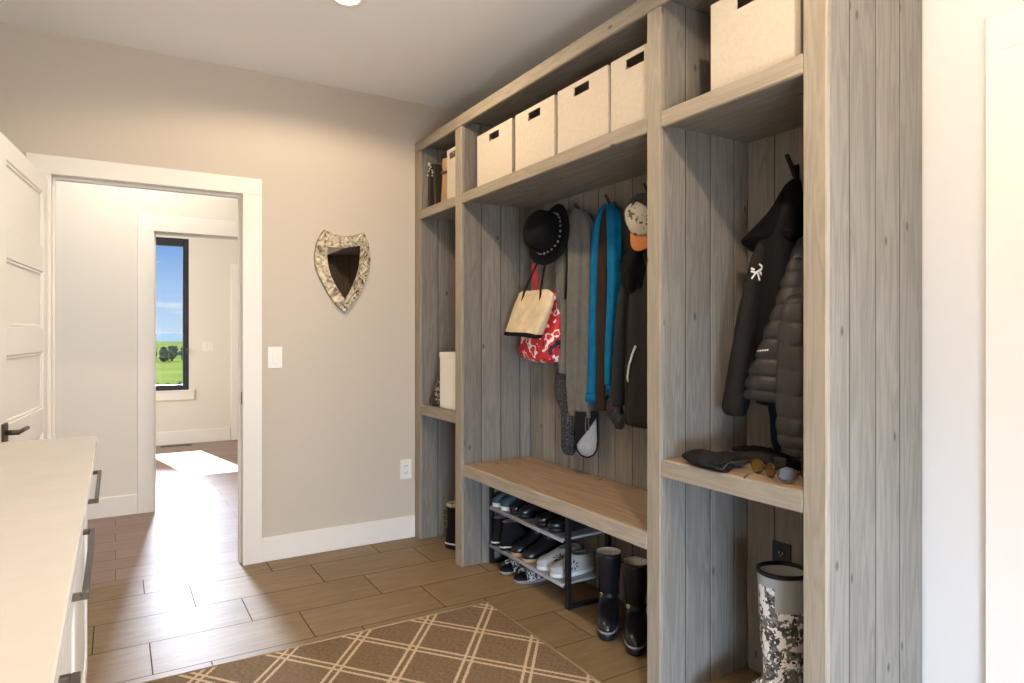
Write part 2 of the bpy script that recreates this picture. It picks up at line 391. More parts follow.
# right wall casing near the camera
t3 = struct(bpy.data.objects.new('trim_3', None)); COL.objects.link(t3); t3.location = (XW, .4, 0)
mb = MB(); mb.box(XW-.02, XW, .79, .905, 0, 2.05, bev=.002); mb.build('side_casing', TRIM, t3)
mb = MB(); mb.box(XW-.02, XW, -.25, -.14, 0, 2.05, bev=.002); mb.build('side_casing', TRIM, t3)
mb = MB(); mb.box(XW-.02, XW, -.25, .905, 2.05, 2.15, bev=.002); mb.build('head_casing', TRIM, t3)
mb = MB(); mb.box(XW-.012, XW-.001, -.14, .79, .005, 2.05, bev=.002)
for z0, z1 in ((.15, .95), (1.1, 1.92)): mb.box(XW-.018, XW-.012, .0, .65, z0, z1, bev=.004)
struct(mb.build('door_3', DOORP))
def base(name, boxes):
    mb = MB()
    for q in boxes: mb.box(*q, bev=.003)
    return struct(mb.build(name, TRIM))
base('baseboard_back', [(.70, XC-.002, YB-.016, YB-.0005, 0, .136)])
base('baseboard_hallway', [(-2.0, HX0-.106, YH-.016, YH-.0005, 0, .14), (HX1+.106, 2.4, YH-.016, YH-.0005, 0, .14)])
base('baseboard_far', [(-1.6, 1.19, YF-.016, YF-.0005, 0, .155)])
base('baseboard_right', [(XW-.016, XW-.0005, .91, Ya-.002, 0, .136)])

# far window
GLASS = bpy.data.materials.new('window_glass'); n, l = nt(GLASS); n.clear()
o_ = node(n, 'ShaderNodeOutputMaterial'); tr = node(n, 'ShaderNodeBsdfTransparent'); gl = node(n, 'ShaderNodeBsdfGlossy', inp={'Roughness': .02}); mxs = node(n, 'ShaderNodeMixShader', inp={0: .04})
l.new(tr.outputs[0], mxs.inputs[1]); l.new(gl.outputs[0], mxs.inputs[2]); l.new(mxs.outputs[0], o_.inputs[0])
w1 = struct(bpy.data.objects.new('window_1', None)); COL.objects.link(w1); w1.location = ((WX0+WX1)/2, YF, WZ0)
mb = MB(); fy0, fy1 = YF+.015, YF+.075
mb.box(WX0, WX0+.06, fy0, fy1, WZ0, WZ1); mb.box(WX1-.062, WX1, fy0, fy1, WZ0, WZ1)
mb.box(WX0+.06, WX1-.062, fy0, fy1, WZ0, WZ0+.062); mb.box(WX0+.06, WX1-.062, fy0-.01, fy1, WZ1-.09, WZ1)
mb.build('window_frame', DARKM, w1)
mb = MB(); mb.box(WX0+.06, WX1-.062, YF+.05, YF+.056, WZ0+.062, WZ1-.09, bev=0); mb.build('pane', GLASS, w1)
mb = MB(); mb.box(WX0-.05, WX1+.055, YF-.022, YF-.0005, WZ0-.115, WZ0-.008); mb.box(WX0-.06, WX1+.06, YF-.03, YF+.015, WZ0-.018, WZ0); mb.build('window_sill', TRIM, w1)
mb = MB(); mb.box(WX1-.03, WX1-.012, fy0-.03, fy0, 1.09, 1.12); mb.box(WX1-.026, WX1-.016, fy0-.045, fy0-.03, 1.05, 1.12); mb.build('window_latch', NICKEL, w1)
# closed door on the far wall
d2 = struct(bpy.data.objects.new('door_2', None)); COL.objects.link(d2); d2.location = (1.7, YF, 0)
mb = MB(); mb.box(1.20, 1.30, YF-.02, YF-.0005, 0, 2.04); mb.box(2.10, 2.195, YF-.02, YF-.0005, 0, 2.04); mb.box(1.20, 2.195, YF-.02, YF-.0005, 2.04, 2.14); mb.build('door_casing', TRIM, d2)
mb = MB(); mb.box(1.305, 2.095, YF-.012, YF-.0006, .01, 2.035); mb.build('door_slab', DOORP, d2)
for z in (.32, 1.02, 1.75):
    mb = MB(); mb.box(1.29, 1.312, YF-.030, YF-.012, z, z+.09); mb.build('hinge', NICKEL, d2)

# open five-panel door, swung into the room, hinged on the left jamb
def open_door():
    W, T, Hh = .862, .035, 2.025
    root = struct(bpy.data.objects.new('door_1', None)); COL.objects.link(root); root.location = (OX0-.012, YB-.004, 0)
    org = Vector(root.location); ang = math.radians(-6.0)
    # local: leaf runs along -Y from the hinge, visible face +X at x=0
    mb = MB(); st, tr_, rl = .112, .085, .113
    def bx(*a, **k): mb.box(*[v+o for v, o in zip(a, (org.x, org.x, org.y, org.y, 0, 0))], **k)
    bx(-T, 0, -st, 0, .012, Hh); bx(-T, 0, -W, -W+st, .012, Hh)
    z = Hh-tr_; zs = []
    ph = .262
    bx(-T, 0, -W+st, -st, z, Hh, bev=.002)
    for i in range(5):
        b0 = z-ph if i < 4 else max(z-ph, .2)
        zs.append((b0, z)); nb = b0-rl if i < 4 else .012
        bx(-T, 0, -W+st, -st, nb, b0, bev=.002); z = nb
    leaf = mb.build('door_frame', DOORP, root)
    for b0, b1 in zs:
        mb = MB()
        bx(-T+.010, -.012, -W+st-.004, -st+.004, b0-.004, b1+.004, bev=.001)
        for (ya, yb, za, zb) in ((-W+st, -W+st+.014, b0, b1), (-st-.014, -st, b0, b1), (-W+st+.014, -st-.014, b0, b0+.014), (-W+st+.014, -st-.014, b1-.014, b1)):
            bx(-.012, -.005, ya, yb, za, zb, bev=.003)
        mb.build('door_panel', DOORP, root)
    mb = MB(); yh = -W+.07; zh = .902
    bx(0, .008, yh-.032, yh+.032, zh-.036, zh+.036, bev=.002)
    mb.tube([(org.x+.006, org.y+yh, zh), (org.x+.05, org.y+yh, zh)], .010, 12)
    mb.tube([(org.x+.046, org.y+yh-.008, zh), (org.x+.05, org.y+yh+.045, zh+.002), (org.x+.05, org.y+yh+.12, zh+.002)], .0085, 10)
    mb.build('door_handle', NICKEL, root)
    mb = MB(); bx(-.028, -.006, -W-.0015, -W+.001, zh-.03, zh+.03, bev=.0005); mb.build('latch_plate', NICKEL, root)
    for z in (.25, 1.0, 1.78):
        mb = MB(); mb.tube([(org.x+.002, org.y+.004, z), (org.x+.002, org.y+.004, z+.09)], .006, 8); mb.build('hinge', NICKEL, root)
    root.rotation_euler.z = ang
    return root
open_door()

# ------------------------------------------------------------------ recessed lights
LENS = mat('lit_diffuser', (1, .93, .82), emit=9.0)
for nm, (lx, ly), en, colr, lab in LAMPS:
    t = thing(nm, lab, 'ceiling light', (lx, ly, H), 'recessed ceiling downlights' if False else None)
    mb = MB(); mb.lathe([(.052, .0), (.075, .0), (.078, -.004), (.075, -.007), (.055, -.004), (.052, .0)], (lx, ly, H), seg=36, cap=False); mb.build('trim_ring', TRIM, t)
    mb = MB(); mb.lathe([(.0005, -.0035), (.052, -.0035), (.052, -.0005), (.0005, -.0005)], (lx, ly, H), seg=32); mb.build('lens', LENS, t)
    light('downlight', 'SPOT', (0, 0, -.012), en, colr, parent=t, spot_size=math.radians(165), spot_blend=.25, shadow_soft_size=.035)

# ------------------------------------------------------------------ built-in cubby unit
cub = thing('mudroom_cubby', 'tall grey-stained pine built-in locker unit with a bench, filling the right wall', 'storage unit', (XC, (Ya+YB)/2, 0))
SD = .019
GROOVE = mat('groove_shade', (.085, .076, .065), .9, spec=.1)
def part(name, fn, m=None):
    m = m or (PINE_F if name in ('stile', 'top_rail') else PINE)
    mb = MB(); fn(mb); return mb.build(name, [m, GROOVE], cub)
def boards(mb, horiz, a0, a1, fixed0, fixed1, z0, z1, cuts=None, w=.125, g=.0025, gap=.0022):
    if cuts is None:
        k = max(1, round((a1-a0)/w)); cuts = [a0+(a1-a0)*i/k for i in range(1, k)]
    e = [a0]+list(cuts)+[a1]
    def bx(p0, p1, f0, f1, b):
        if horiz == 'x': return mb.box(p0, p1, f0, f1, z0, z1, bev=b)
        return mb.box(f0, f1, p0, p1, z0, z1, bev=b)
    for i in range(len(e)-1):
        bx(e[i]+(gap if i else 0), e[i+1]-(gap if i < len(e)-2 else 0), fixed0, fixed1, g)
    for c in cuts:      # dark strip in each gap stands in for the groove's shadow
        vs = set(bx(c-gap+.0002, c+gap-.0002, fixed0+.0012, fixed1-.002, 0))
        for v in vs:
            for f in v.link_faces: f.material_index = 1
for y0, y1 in ((Yg, YB-.001), (Ye, Yf), (Yc, Yd), (Ya, Yb)):
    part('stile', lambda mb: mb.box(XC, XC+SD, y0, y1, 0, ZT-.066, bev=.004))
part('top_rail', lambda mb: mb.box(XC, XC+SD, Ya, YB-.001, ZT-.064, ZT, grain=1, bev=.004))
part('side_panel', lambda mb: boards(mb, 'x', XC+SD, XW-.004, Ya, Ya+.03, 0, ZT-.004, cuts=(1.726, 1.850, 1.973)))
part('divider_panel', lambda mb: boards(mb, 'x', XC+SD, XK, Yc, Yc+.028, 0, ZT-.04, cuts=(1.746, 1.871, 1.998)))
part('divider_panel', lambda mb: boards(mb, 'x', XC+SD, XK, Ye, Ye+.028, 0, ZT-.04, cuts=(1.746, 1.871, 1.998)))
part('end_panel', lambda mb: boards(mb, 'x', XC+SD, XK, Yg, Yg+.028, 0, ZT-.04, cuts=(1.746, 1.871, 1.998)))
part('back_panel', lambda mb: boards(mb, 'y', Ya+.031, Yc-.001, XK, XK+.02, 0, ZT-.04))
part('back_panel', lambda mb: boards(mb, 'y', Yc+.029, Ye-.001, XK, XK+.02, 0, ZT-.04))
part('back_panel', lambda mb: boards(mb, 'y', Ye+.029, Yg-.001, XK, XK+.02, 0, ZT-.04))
part('top_panel', lambda mb: mb.box(XC+SD, XW-.004, Ya+.031, YB-.001, ZT-.038, ZT-.008, grain=1))
def shelf(name, y0, y1, fy0, fy1, z0, z1, m=PINE, lip=True):
    root = part(name, lambda mb: mb.box(XC+SD+.001, XK-.001, y0, y1, z0+.012, z1, grain=1), m)
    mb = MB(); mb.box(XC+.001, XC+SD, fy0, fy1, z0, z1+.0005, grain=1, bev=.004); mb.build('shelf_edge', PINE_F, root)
shelf('shelf', Yc+.029, Ye-.001, Yd+.001, Ye-.001, ZS0, ZS1)
shelf('shelf', Ya+.031, Yc-.001, Yb+.001, Yc-.001, ZS0, ZS1)
shelf('shelf', Ye+.029, Yg-.001, Yf+.001, Yg-.001, ZS0, ZS1)
shelf('shelf', Ya+.031, Yc-.001, Yb+.001, Yc-.001, ZR0, ZR1, PINE_SEAT)
shelf('shelf', Ye+.029, Yg-.001, Yf+.001, Yg-.001, ZR0, ZR1)
shelf('bench_seat', Yc+.029, Ye-.001, Yd+.001, Ye-.001, ZB0, ZB1, PINE_SEAT)
def hook(y, z):
    mb = MB()
    mb.box(XK-.006, XK, y-.011, y+.011, z-.04, z+.05, bev=.002)
    mb.box(XK-.100, XK-.004, y-.008, y+.008, z-.006, z+.005, rot=Matrix.Rotation(math.radians(56), 3, 'Y'), piv=(XK-.004, y, z))
    mb.box(XK-.05, XK-.004, y-.007, y+.007, z-.036, z-.027, rot=Matrix.Rotation(math.radians(8), 3, 'Y'), piv=(XK-.004, y, z-.03))
    mb.build('coat_hook', BLACKM, cub)
for y in (2.95, 2.735, 2.49, 2.22, 1.97): hook(y, 1.865)
for y in (1.492, 1.30): hook(y, 1.823)

# ------------------------------------------------------------------ wall things
def plate(name, label, cat, x, y, z, w, h, m, kind='rocker', face='y', dark=None):
    t = thing(name, label, cat, (x, y, z))
    mb = MB()
    def bx(a0, a1, d0, d1, z0, z1, b=.002):
        if face == 'y': mb.box(x+a0, x+a1, y-d1, y-d0, z+z0, z+z1, bev=b)
        else: mb.box(x-d1, x-d0, y+a0, y+a1, z+z0, z+z1, bev=b)
    bx(-w/2, w/2, .0005, .006, -h/2, h/2); mb.build('cover_plate', m, t)
    if kind == 'rocker':
        mb = MB(); bx(-.017, .017, .006, .010, -.034, .034); mb.build('rocker', m, t)
    elif kind == 'double':
        for s in (-1, 1):
            mb = MB(); bx(s*.025-.017, s*.025+.017, .006, .010, -.034, .034); mb.build('rocker', m, t)
    else:
        for s in (-1, 1):
            mb = MB(); bx(-.017, .017, .006, .0085, s*.021-.015, s*.021+.015); rc = mb.build('receptacle', m, t)
            mb = MB(); bx(-.009, -.006, .0085, .009, s*.021-.004, s*.021+.006, 0); bx(.006, .009, .0085, .009, s*.021-.004, s*.021+.006, 0); bx(-.002, .002, .0085, .009, s*.021-.011, s*.021-.007, 0)
            mb.build('slots', dark, rc)
    return t
PLW = mat('white_plastic', (.80, .775, .73), .35); SLOT = mat('slot_black', (.02, .02, .02), .6); PLB = mat('black_plastic', (.016, .016, .018), .35); SLG = mat('slot_grey', (.35, .35, .36), .5)
plate('light_switch', 'white rocker light switch on the beige wall, just right of the doorway', 'light switch', .774, YB, 1.144, .078, .120, PLW)
plate('wall_outlet', 'white electrical outlet low on the beige wall beside the cubby', 'outlet', 1.562, YB, .431, .076, .122, PLW, 'outlet', dark=SLOT)
plate('far_light_switch', 'white double switch plate on the far wall right of the window', 'light switch', .947, YF, 1.137, .125, .120, PLW, 'double')
plate('cubby_outlet', 'black electrical outlet in the cubby back, behind the camouflage boot', 'outlet', XK, 1.553, .46, .078, .120, PLB, 'outlet', face='x', dark=SLG)
t = thing('floor_vent', 'narrow dark slotted floor register under the far window', 'floor vent', (.60, 8.50, 0))
mb = MB(); mb.box(.44, .76, 8.46, 8.475, .0005, .006); mb.box(.44, .76, 8.535, 8.55, .0005, .006); mb.box(.44, .455, 8.475, 8.535, .0005, .006); mb.box(.745, .76, 8.475, 8.535, .0005, .006); mb.build('vent_frame', NICKEL, t)
mb = MB(); mb.box(.455, .745, 8.475, 8.535, .0005, .002, bev=0); mb.build('opening', SLOT, t)
mb = MB()
for i in range(14): mb.box(.462+i*.0205, .472+i*.0205, 8.475, 8.535, .002, .005, bev=0)
mb.build('grille', NICKEL, t)

# shield mirror
def shield():
    K = lambda a, b: ((300+a*.1465), (220+b*.1465))
    s_, c_ = math.sin(.5398), math.cos(.5398)
    def W(p):
        u, v = K(*p); a = (u-512)/661.74; b = -(v-335.54)/661.74; d = ((s_+a*c_), (c_-a*s_)); k = 3.885/d[1]
        return (d[0]*k, 1.2682+b*k)
    outer = [W(p) for p in [(165, 65), (225, 96), (305, 112), (375, 104), (440, 84), (468, 160), (484, 250), (478, 320), (455, 410), (405, 510), (355, 580), (305, 634), (250, 580), (190, 500), (130, 385), (103, 310), (98, 240), (112, 160), (138, 105)]]
    inner = [W(p) for p in [(190, 187), (225, 191), (300, 192), (355, 186), (411, 178), (411, 225), (407, 275), (400, 320), (385, 380), (362, 440), (335, 495), (305, 537), (275, 495), (243, 445), (215, 385), (199, 335), (191, 290), (188, 250), (188, 215)]]
    t = thing('shield_mirror', 'small shield-shaped wall mirror with a swirled brushed silver frame', 'mirror', (1.167, YB, 1.65))
    SW = bpy.data.materials.new('swirled_silver'); n, l = nt(SW); b = n['Principled BSDF']; b.inputs['Metallic'].default_value = .9; b.inputs['Base Color'].default_value = (.55, .46, .34, 1)
    tc = node(n, 'ShaderNodeTexCoord'); nz = node(n, 'ShaderNodeTexNoise', inp={'Scale': 14, 'Detail': 4, 'Distortion': 3.5}); l.new(tc.outputs['Object'], nz.inputs[0])
    sr = node(n, 'ShaderNodeValToRGB'); l.new(nz.outputs[0], sr.inputs[0]); sr.color_ramp.elements[0].position = .36; sr.color_ramp.elements[0].color = (.20, .155, .10, 1); sr.color_ramp.elements[1].position = .64; sr.color_ramp.elements[1].color = (.72, .62, .47, 1); l.new(sr.outputs[0], b.inputs['Base Color'])
    mr = node(n, 'ShaderNodeMapRange', inp={1: .3, 2: .7, 3: .22, 4: .6}); l.new(nz.outputs[0], mr.inputs[0]); l.new(mr.outputs[0], b.inputs['Roughness'])
    bp = node(n, 'ShaderNodeBump', inp={'Strength': .9, 'Distance': .012}); l.new(nz.outputs[0], bp.inputs['Height']); l.new(bp.outputs[0], b.inputs['Normal'])
    mb = MB(); yf, yb = YB-.024, YB-.001
    N = len(outer); V = mb.bm.verts.new
    sh = lambda p, k: (1.167+(p[0]-1.167)*k, 1.65+(p[1]-1.65)*k)
    rings = [[(p[0], yb, p[1]) for p in outer], [(p[0], yf+.006, p[1]) for p in outer], [(sh(p, .985)[0], yf, sh(p, .985)[1]) for p in outer],
             [(sh(p, 1.02)[0], yf, sh(p, 1.02)[1]) for p in inner], [(p[0], yf+.010, p[1]) for p in inner]]
    mb.quadgrid(rings, True, False, False, smooth=False); mb.build('mirror_frame', SW, t)
    mb = MB(); mb.prism(inner, .008, 'y', YB-.016); mb.build('mirror_glass', mat('mirror_silver', (.50, .46, .42), .03, metal=1), t)
    for p in ((172, 103), (437, 108), (303, 596)):
        q = W(p); mb = MB(); mb.lathe([(.0004, -.005), (.004, -.004), (.005, 0), (.005, .002)], (q[0], yf-.0005, q[1]), axis='y', seg=12); mb.build('rivet', SLOT, t)
shield()

# ------------------------------------------------------------------ counter
CABP = mat('cabinet_paint', (.80, .79, .76), .38)
YCE = 2.79
cuts = [(1.985, YCE-.01), (1.19, 1.983), (.40, 1.188), (-.40, .398)]
labs = ['white drawer base cabinet at the doorway end of the counter', 'white drawer base cabinet second from the doorway end of the counter',
        'white drawer base cabinet third from the doorway end of the counter', 'white drawer base cabinet at the entry end of the counter']
for (y0, y1), lb in zip(cuts, labs):
    t = thing('base_cabinet', lb, 'cabinet', (-.4, (y0+y1)/2, 0), )
    mb = MB(); mb.box(-.70, -.104, y0, y1, .09, .875, bev=.002); mb.box(-.70, -.16, y0+.002, y1-.002, 0, .09, bev=0); mb.build('body', CABP, t)
    for kind, z0, z1 in (('drawer', .675, .868), ('door', .095, .672)):
        mb = MB(); a, b = y0+.002, y1-.002; w = .055
        mb.box(-.104, -.092, a, b, z0, z1, bev=.001)
        mb.box(-.092, -.085, a, b, z1-w, z1, bev=.001); mb.box(-.092, -.085, a, b, z0, z0+w, bev=.001); mb.box(-.092, -.085, a, a+w, z0+w, z1-w, bev=.001); mb.box(-.092, -.085, b-w, b, z0+w, z1-w, bev=.001)
        dr = mb.build(kind, CABP, t)
        if kind == 'door': continue
        zc = .80; ym = (y0+y1)/2+.06; hl = .235
        mb = MB(); mb.box(-.052, -.041, ym-hl, ym+hl, zc-.006, zc+.006, bev=.001, grain=1)
        mb.box(-.0855, -.052, ym-hl, ym-hl+.012, zc-.006, zc+.006, bev=.001); mb.box(-.0855, -.052, ym+hl-.012, ym+hl, zc-.006, zc+.006, bev=.001)
        mb.build('drawer_pull', NICKEL, dr)
QZ = mat('polished_quartz', (.63, .59, .53), .16, var=.025, vscale=14, spec=.5)
mb = MB(); mb.box(-.745, -.055, -.42, YCE, .878, .910, bev=.003)
tag(mb.build('countertop', QZ, loc=(-.4, 1.2, .878)), 'long pale polished stone countertop on the white cabinets beside the open door', 'countertop')

# ------------------------------------------------------------------ rug
def rug():
    m = bpy.data.materials.new('lattice_rug'); n, l = nt(m); b = n['Principled BSDF']; b.inputs['Roughness'].default_value = .95; b.inputs['Specular IOR Level'].default_value = .1
    tc = node(n, 'ShaderNodeTexCoord'); sp = node(n, 'ShaderNodeSeparateXYZ'); l.new(tc.outputs['Object'], sp.inputs[0])
    def M(op, a, b_=None):
        q = node(n, 'ShaderNodeMath', operation=op)
        for i, v in enumerate((a, b_)):
            if v is None: continue
            if isinstance(v, (int, float)): q.inputs[i].default_value = v
            else: l.new(v, q.inputs[i])
        return q.outputs[0]
    wob = node(n, 'ShaderNodeTexNoise', inp={'Scale': 160, 'Detail': 1}); l.new(tc.outputs['Object'], wob.inputs[0])
    wo_ = M('MULTIPLY', M('SUBTRACT', wob.outputs[0], .5), .035)
    a = M('DIVIDE', M('SUBTRACT', sp.outputs['X'], 1.183-.76), .306); c = M('DIVIDE', M('SUBTRACT', sp.outputs['Y'], 2.690-1.6), .386)
    res = None
    for op in ('ADD', 'SUBTRACT'):
        s = M('ADD', M(op, a, c), wo_)
        f = M('ABSOLUTE', M('SUBTRACT', M('FRACT', M('ADD', s, .5)), .5))       # distance from the crossing line
        dd = M('ABSOLUTE', M('SUBTRACT', f, .062))
        w = M('LESS_THAN', dd, .024)
        res = w if res is None else M('MAXIMUM', res, w)
    mp = node(n, 'ShaderNodeMapping', inp={'Scale': (60, 320, 1), 'Rotation': (0, 0, .5)}); l.new(tc.outputs['Object'], mp.inputs[0])
    nz = node(n, 'ShaderNodeTexNoise', inp={'Scale': 1.0, 'Detail': 3}); l.new(mp.outputs[0], nz.inputs[0])
    r1 = node(n, 'ShaderNodeValToRGB'); l.new(nz.outputs[0], r1.inputs[0])
    r1.color_ramp.elements[0].position = .3; r1.color_ramp.elements[0].color = (.10, .066, .036, 1); r1.color_ramp.elements[1].position = .7; r1.color_ramp.elements[1].color = (.25, .17, .10, 1)
    r2 = node(n, 'ShaderNodeValToRGB'); l.new(nz.outputs[0], r2.inputs[0])
    r2.color_ramp.elements[0].position = .25; r2.color_ramp.elements[0].color = (.40, .29, .18, 1); r2.color_ramp.elements[1].position = .75; r2.color_ramp.elements[1].color = (.60, .46, .31, 1)
    mx = node(n, 'ShaderNodeMixRGB'); l.new(res, mx.inputs[0]); l.new(r1.outputs[0], mx.inputs[1]); l.new(r2.outputs[0], mx.inputs[2]); l.new(mx.outputs[0], b.inputs['Base Color'])
    bp = node(n, 'ShaderNodeBump', inp={'Strength': .5, 'Distance': .003}); l.new(nz.outputs[0], bp.inputs['Height']); l.new(bp.outputs[0], b.inputs['Normal'])
    t = thing('lattice_rug', 'brown flatweave rug with a tan double-line diamond lattice on the floor', 'rug', (.76, 1.60, 0))
    mb = MB(); mb.box(.014, 1.506, .46, 2.744, .0005, .007, bev=.001); mb.build('rug_pile', m, t)
    mb = MB(); p = [(.01, .456), (1.512, .456), (1.512, 2.75), (.01, 2.75)]
    for i in range(4):
        a, c = p[i], p[(i+1) % 4]; mb.tube([(a[0], a[1], .0052), (c[0], c[1], .0052)], .0046, 8)
    mb.build('bound_edge', mat('rug_binding', (.34, .25, .16), .9, bump=.4, bscale=300), t)
rug()

# ------------------------------------------------------------------ fabric storage bins
LINEN = mat('cream_linen', (.55, .48, .39), .9, bump=.25, bscale=420, var=.05, vscale=90, spec=.1)
INSIDE = mat('bin_inside', (.45, .37, .28), .9)
def bin_(label, y0, y1, z0, h, x0=1.662, x1=2.03, group='cream fabric bins along the top shelves', slot=True, m=LINEN, tilt=0):
    t = thing('storage_bin', label, 'storage bin', ((x0+x1)/2, (y0+y1)/2, z0), group)
    T = .006; z1 = z0+h; ym = (y0+y1)/2; sw, sh, sz = .052, .019, z1-.058
    mb = MB()
    if slot:
        mb.box(x0, x0+T, y0, ym-sw, z0, z1, bev=0); mb.box(x0, x0+T, ym+sw, y1, z0, z1, bev=0)
        mb.box(x0, x0+T, ym-sw, ym+sw, z0, sz, bev=0); mb.box(x0, x0+T, ym-sw, ym+sw, sz+2*sh, z1, bev=0)
    else: mb.box(x0, x0+T, y0, y1, z0, z1, bev=.0015)
    mb.box(x1-T, x1, y0, y1, z0, z1, bev=.0015)
    mb.box(x0+T, x1-T, y0, y0+T, z0, z1, bev=.0015); mb.box(x0+T, x1-T, y1-T, y1, z0, z1, bev=.0015)
    mb.box(x0+T, x1-T, y0+T, y1-T, z0, z0+T, bev=0)
    mb.build('bin_body', m, t)
    return t
Zs = ZS1+.001
bin_('cream slotted fabric bin, leftmost of the four on the long top shelf', 2.775, 3.135, Zs, .285)
bin_('cream slotted fabric bin, second from the left on the long top shelf', 2.41, 2.742, Zs, .285)
bin_('cream slotted fabric bin, third from the left on the long top shelf', 2.042, 2.385, Zs, .287)
bin_('cream slotted fabric bin, rightmost on the long top shelf, against the post', 1.745, 2.022, Zs, .287)
bin_('largest-looking cream fabric bin, above the black coats at the top right', 1.205, 1.515, Zs, .295)
bin_('cream fabric bin mostly hidden behind the post beside the brown leather case', 3.353, 3.512, Zs, .30)
CANV = mat('white_board', (.78, .73, .64), .8)
t = thing('white_box', 'plain white upright box on the narrow middle shelf behind a black sequinned bag', 'box', (1.72, 3.49, ZR1))
mb = MB(); mb.box(1.664, 1.80, 3.36, 3.618, ZR1+.001, ZR1+.325, bev=.003); mb.build('box_body', CANV, t)
mb = MB(); mb.box(1.662, 1.803, 3.357, 3.621, ZR1+.300, ZR1+.333, bev=.003); mb.build('lid', CANV, t)

# narrow top-left bay: binders and leather case
BINDER = mat('dark_leather', (.035, .022, .016), .45, bump=.3, bscale=90); BROWN = mat('brown_leather', (.42, .235, .105), .42, bump=.3, bscale=60, var=.2, vscale=14); PAPER = mat('page_edges', (.62, .50, .34), .8)
def album(label, y, th, h, lean, m, x0=1.668, d=.22, strap=False):
    t = thing('leather_album', label, 'album', (x0+d/2, y, Zs), 'leather albums leaning on the top left shelf')
    rot = Matrix.Rotation(lean, 3, 'X'); pv = (x0, y if lean > 0 else y+th, Zs)
    mb = MB()
    mb.box(x0, x0+d, y, y+.004, Zs, Zs+h, rot=rot, piv=pv); mb.box(x0, x0+d, y+th-.004, y+th, Zs, Zs+h, rot=rot, piv=pv); mb.box(x0, x0+.005, y, y+th, Zs, Zs+h, rot=rot, piv=pv, bev=.002)
    mb.build('cover', m, t)
    mb = MB(); mb.box(x0+.006, x0+d-.006, y+.004, y+th-.004, Zs+.004, Zs+h-.006, bev=0, rot=rot, piv=pv); mb.build('pages', PAPER, t)
    if strap:
        mb = MB(); mb.box(x0-.003, x0+.004, y-.004, y+th+.004, Zs+h*.70, Zs+h*.76, rot=rot, piv=pv); mb.build('strap', BINDER, t)
    return t
album('thin dark album standing against the left end of the top shelf', 3.785, .022, .285, 0.03, BINDER)
album('dark leather album leaning right of the thin dark album at top left', 3.705, .030, .275, -.10, BINDER, x0=1.68)
t = thing('leather_case', 'brown leather case with a dark strap, leaning left of a half-hidden cream bin', 'case', (1.76, 3.56, Zs))
rot = Matrix.Rotation(.13, 3, 'X'); pv = (1.70, 3.53, Zs)
mb = MB(); mb.box(1.672, 1.86, 3.530, 3.630, Zs, Zs+.262, bev=.012, seg=3, rot=rot, piv=pv); mb.build('case_body', BROWN, t)
mb = MB(); mb.box(1.668, 1.864, 3.527, 3.633, Zs+.20, Zs+.262+.003, bev=.010, seg=2, rot=rot, piv=pv); mb.build('flap', BROWN, t)
mb = MB(); mb.box(1.664, 1.868, 3.524, 3.636, Zs+.172, Zs+.188, bev=.003, rot=rot, piv=pv); mb.build('strap', BINDER, t)
# lanyard of beads over the dark albums
mb = MB()
for i in range(16):
    a = i/15; mb.lathe([(.0005, -.006), (.005, -.003), (.006, 0), (.005, .003), (.0005, .006)], (1.664, 3.795-.06*a-.02*math.sin(a*9), Zs+.215+.07*math.sin(a*PI*1.1)+.008*math.sin(a*21)), seg=8)
tag(mb.build('bead_string', mat('pale_beads', (.62, .58, .50), .35, metal=.4), loc=(1.664, 3.76, Zs+.25)), 'string of small pale beads draped over the dark albums at top left', 'beads')

# black sequinned bag on the middle shelf
SEQ = splotch('sequins', [(0, (.012, .01, .01)), (.52, (.03, .025, .022)), (.60, (.55, .45, .30)), (.65, (.015, .012, .012))], 70, rough=.28)
t = thing('sequin_bag', 'small black sequinned pouch slumped against the white box', 'bag', (1.70, 3.70, ZR1))
mb = garment([(ZR1+.225, 1.70, 3.640, .012, .008), (ZR1+.205, 1.70, 3.648, .022, .018), (ZR1+.15, 1.70, 3.668, .035, .036), (ZR1+.08, 1.70, 3.690, .045, .058), (ZR1+.03, 1.70, 3.705, .05, .072), (ZR1+.002, 1.70, 3.705, .045, .068)], n=18, seg=24, folds=[(5, .08, 1, .6)], seed=4)
mb.build('pouch', SEQ, t, sub=1)
mb = MB(); mb.tube([(1.68, 3.655, ZR1+.20), (1.665, 3.662, ZR1+.13), (1.655, 3.70, ZR1+.07), (1.652, 3.73, ZR1+.02)], .004, 6); mb.build('cord', BINDER, t)

# ------------------------------------------------------------------ shoes and boots
BLK = mat('black_leather', (.010, .010, .012), .28, bump=.1, bscale=50, spec=.35); BLKS = mat('black_suede', (.008, .0075, .008), .8, spec=.15); RUB = mat('black_rubber', (.012, .012, .014), .4, spec=.3)
SOLEG = mat('grey_sole', (.20, .185, .175), .7); SOLET = mat('tan_sole', (.45, .28, .14), .6); SOLEW = mat('white_sole', (.70, .67, .62), .6); LINEW = mat('fleece_lining', (.85, .85, .80), .95, bump=.5, bscale=150); LIND = mat('dark_lining', (.03, .028, .028), .9)
def ring(cx, cy, z, a, b, toe, ang, seg=28, sq=.9):
    """egg-shaped horizontal ring; toe = extra pointing/length share toward local +x"""
    o = []
    for k in range(seg):
        t = 2*PI*k/seg; c, s = math.cos(t), math.sin(t)
        x = a*math.copysign(abs(c)**sq, c); y = b*math.copysign(abs(s)**sq, s)*(1+toe*.18*c*(1 if c < 0 else .6))
        o.append((cx+x*math.cos(ang)-y*math.sin(ang), cy+x*math.sin(ang)+y*math.cos(ang), z))
    return o
